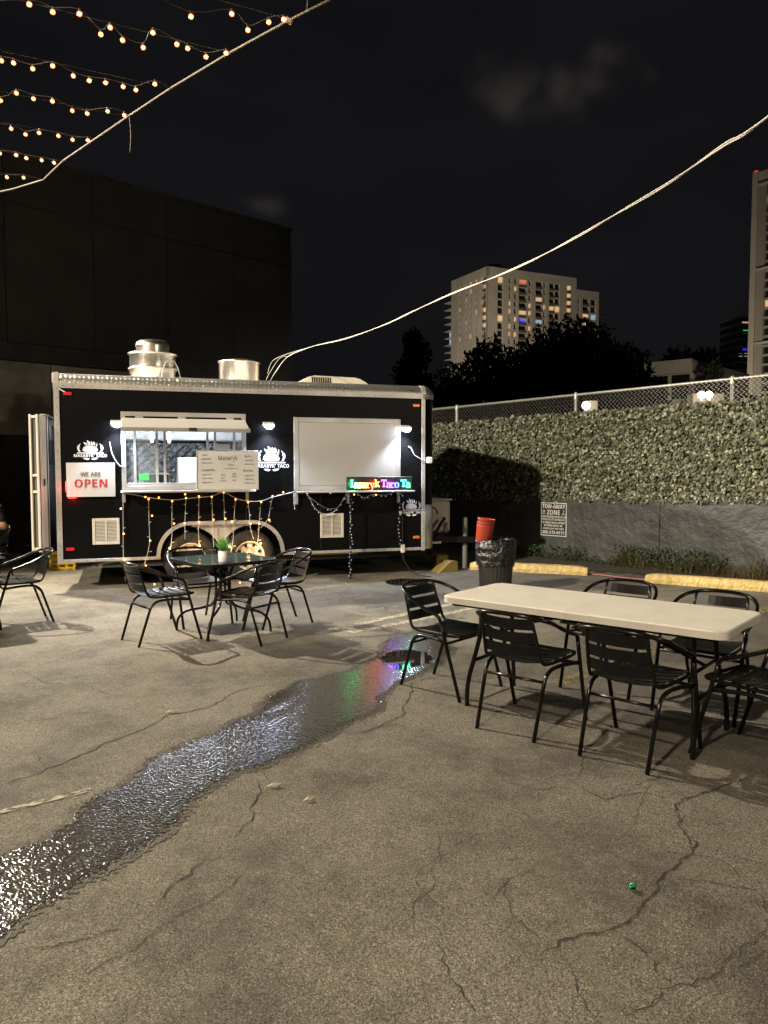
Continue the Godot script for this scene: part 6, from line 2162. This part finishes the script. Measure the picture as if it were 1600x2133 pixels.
func weeds() -> void:
	var r := RandomNumberGenerator.new()
	r.seed = 44
	var blade := ns()
	var pv := [Vector3(0, 0, 0), Vector3(0.0, 0.35, 0.03), Vector3(0, 0.68, 0.14), Vector3(0, 0.92, 0.34)]
	for i in 3:
		var w0: float = [0.02, 0.018, 0.012][i]
		var w1: float = [0.018, 0.012, 0.001][i]
		quad(blade, pv[i] + Vector3(-w0, 0, 0), pv[i] + Vector3(w0, 0, 0), pv[i + 1] + Vector3(w1, 0, 0), pv[i + 1] + Vector3(-w1, 0, 0))
	var bm := mesh_of(blade)
	var leaf := leaf_mesh([Vector2(0, 0), Vector2(0.3, 0.3), Vector2(0.32, 0.55), Vector2(0.12, 0.85), Vector2(0, 1.0)])
	var dirw := Vector3(4.52, 0, 4.7).normalized()
	var nrm := Vector3(-dirw.z, 0, dirw.x)
	# [start, end along the wall, tallest, count, dryness]
	var beds := [[2.2, 3.6, 0.28, 420, 0.15, "low green weeds at the foot of the wall under the notice"], [3.6, 4.6, 0.12, 180, 0.5, "short weeds at the foot of the wall between the two taller patches"], [4.3, 6.0, 0.42, 900, 0.75, "tall dry and green weeds at the foot of the wall behind the wheel stops"], [5.9, 9.5, 0.5, 1700, 0.95, "dry brown stalks and grass at the foot of the wall near the right edge"]]
	for b in beds:
		var xb := []
		var cb := []
		for i in b[3]:
			var s := r.randf_range(b[0], b[1])
			var k := 0.5 + 0.5 * sin(s * 5.0 + b[0])
			var p: Vector3 = W1 + dirw * s + nrm * r.randf_range(0.03, 0.5)
			var h: float = b[2] * r.randf_range(0.25, 1.0) * (0.5 + 0.6 * k)
			var q := Basis(Vector3.UP, r.randf_range(0, TAU)) * Basis(Vector3.RIGHT, r.randf_range(0, 0.9))
			xb.append(Transform3D(q.scaled_local(Vector3(h * 0.7, h, h)), p))
			var v := r.randf_range(0.6, 1.3)
			cb.append(Color(0.12 * v, 0.085 * v, 0.035 * v) if r.randf() < b[4] else Color(0.03 * v, 0.05 * v, 0.014 * v))
		var o := multi("weeds", bm, M["weed_blade"], xb, cb)
		tag(o, b[5], "", "")
		if b[4] < 0.8:
			xb = []
			cb = []
			for i in int(b[3] * 0.8):
				var s := r.randf_range(b[0], b[1])
				var p: Vector3 = W1 + dirw * s + nrm * r.randf_range(0.05, 0.45) + Vector3.UP * b[2] * r.randf_range(0.05, 0.75)
				var q := Basis(Vector3(r.randfn(), r.randfn(), r.randfn()).normalized(), r.randf_range(0, TAU)).scaled(Vector3.ONE * r.randf_range(0.03, 0.06))
				xb.append(Transform3D(q, p))
				var v := r.randf_range(0.6, 1.3)
				cb.append(Color(0.032 * v, 0.055 * v, 0.014 * v))
			tag(multi("weed_leaves", leaf, M["weed_blade"], xb, cb), "leaves of the " + b[5])

func litter() -> void:
	var L := [[-1.38, -4.91, "small crumpled pale scrap on the crack left of the wet streak", 0.045, 0.3], [-0.55, -3.75, "pale dry leaf right of the wet streak, beside a crack", 0.04, 0.2], [-0.36, -3.59, "second pale dry leaf, nearest below the first", 0.03, 0.4]]
	for e in L:
		var t := thing("dry_leaf", e[2], "leaf", Vector3(e[0], 0.004, e[1]), e[4])
		var st := ns()
		var k: float = e[3]
		var q := [Vector3(-k, 0.004, 0), Vector3(-0.3 * k, 0.012, -0.35 * k), Vector3(0.5 * k, 0.006, -0.3 * k), Vector3(k, 0.016, 0.05 * k), Vector3(0.2 * k, 0.004, 0.35 * k), Vector3(-0.5 * k, 0.009, 0.25 * k)]
		var c := Vector3(0, 0.02, 0)
		for i in 6: quad_o(st, c, q[i], q[(i + 1) % 6], c, Vector3.UP)
		obj("leaf_blade", st, M["leaf_litter"], t)
	var g := thing("green_scrap", "small crumpled green plastic scrap on a crack in the right foreground", "litter", Vector3(0.94, 0.0, -2.82), 0.6)
	var s := ns()
	for i in 5:
		var T := Transform3D(Basis(Vector3(rng.randfn(), rng.randfn(), rng.randfn()).normalized(), rng.randf_range(0, 3.0)), Vector3(rng.randf_range(-0.01, 0.01), 0.011 + 0.003 * (i % 3), rng.randf_range(-0.008, 0.008)))
		bx(s, Vector3.ZERO, Vector3(0.022, 0.004, 0.014), 0.001, T)
	obj("scrap", s, M["bottle_green"], g)
	var r := RandomNumberGenerator.new()
	r.seed = 3
	var xf := []
	var co := []
	var peb := ball(0.5, 6, 4)
	for i in 260:
		var z := -2.0 - pow(r.randf(), 1.5) * 8.0
		xf.append(Transform3D(Basis(Vector3.UP, r.randf_range(0, TAU)).scaled(Vector3(1, 0.6, 0.8) * r.randf_range(0.003, 0.008)), Vector3(r.randf_range(-0.5, 0.5) * -z, 0.003, z)))
		var v := r.randf_range(0.1, 0.5)
		co.append(Color(v, v * 0.93, v * 0.8))
	tag(multi("grit", peb, M["weed_blade"], xf, co), "scattered grit and small stones on the asphalt")
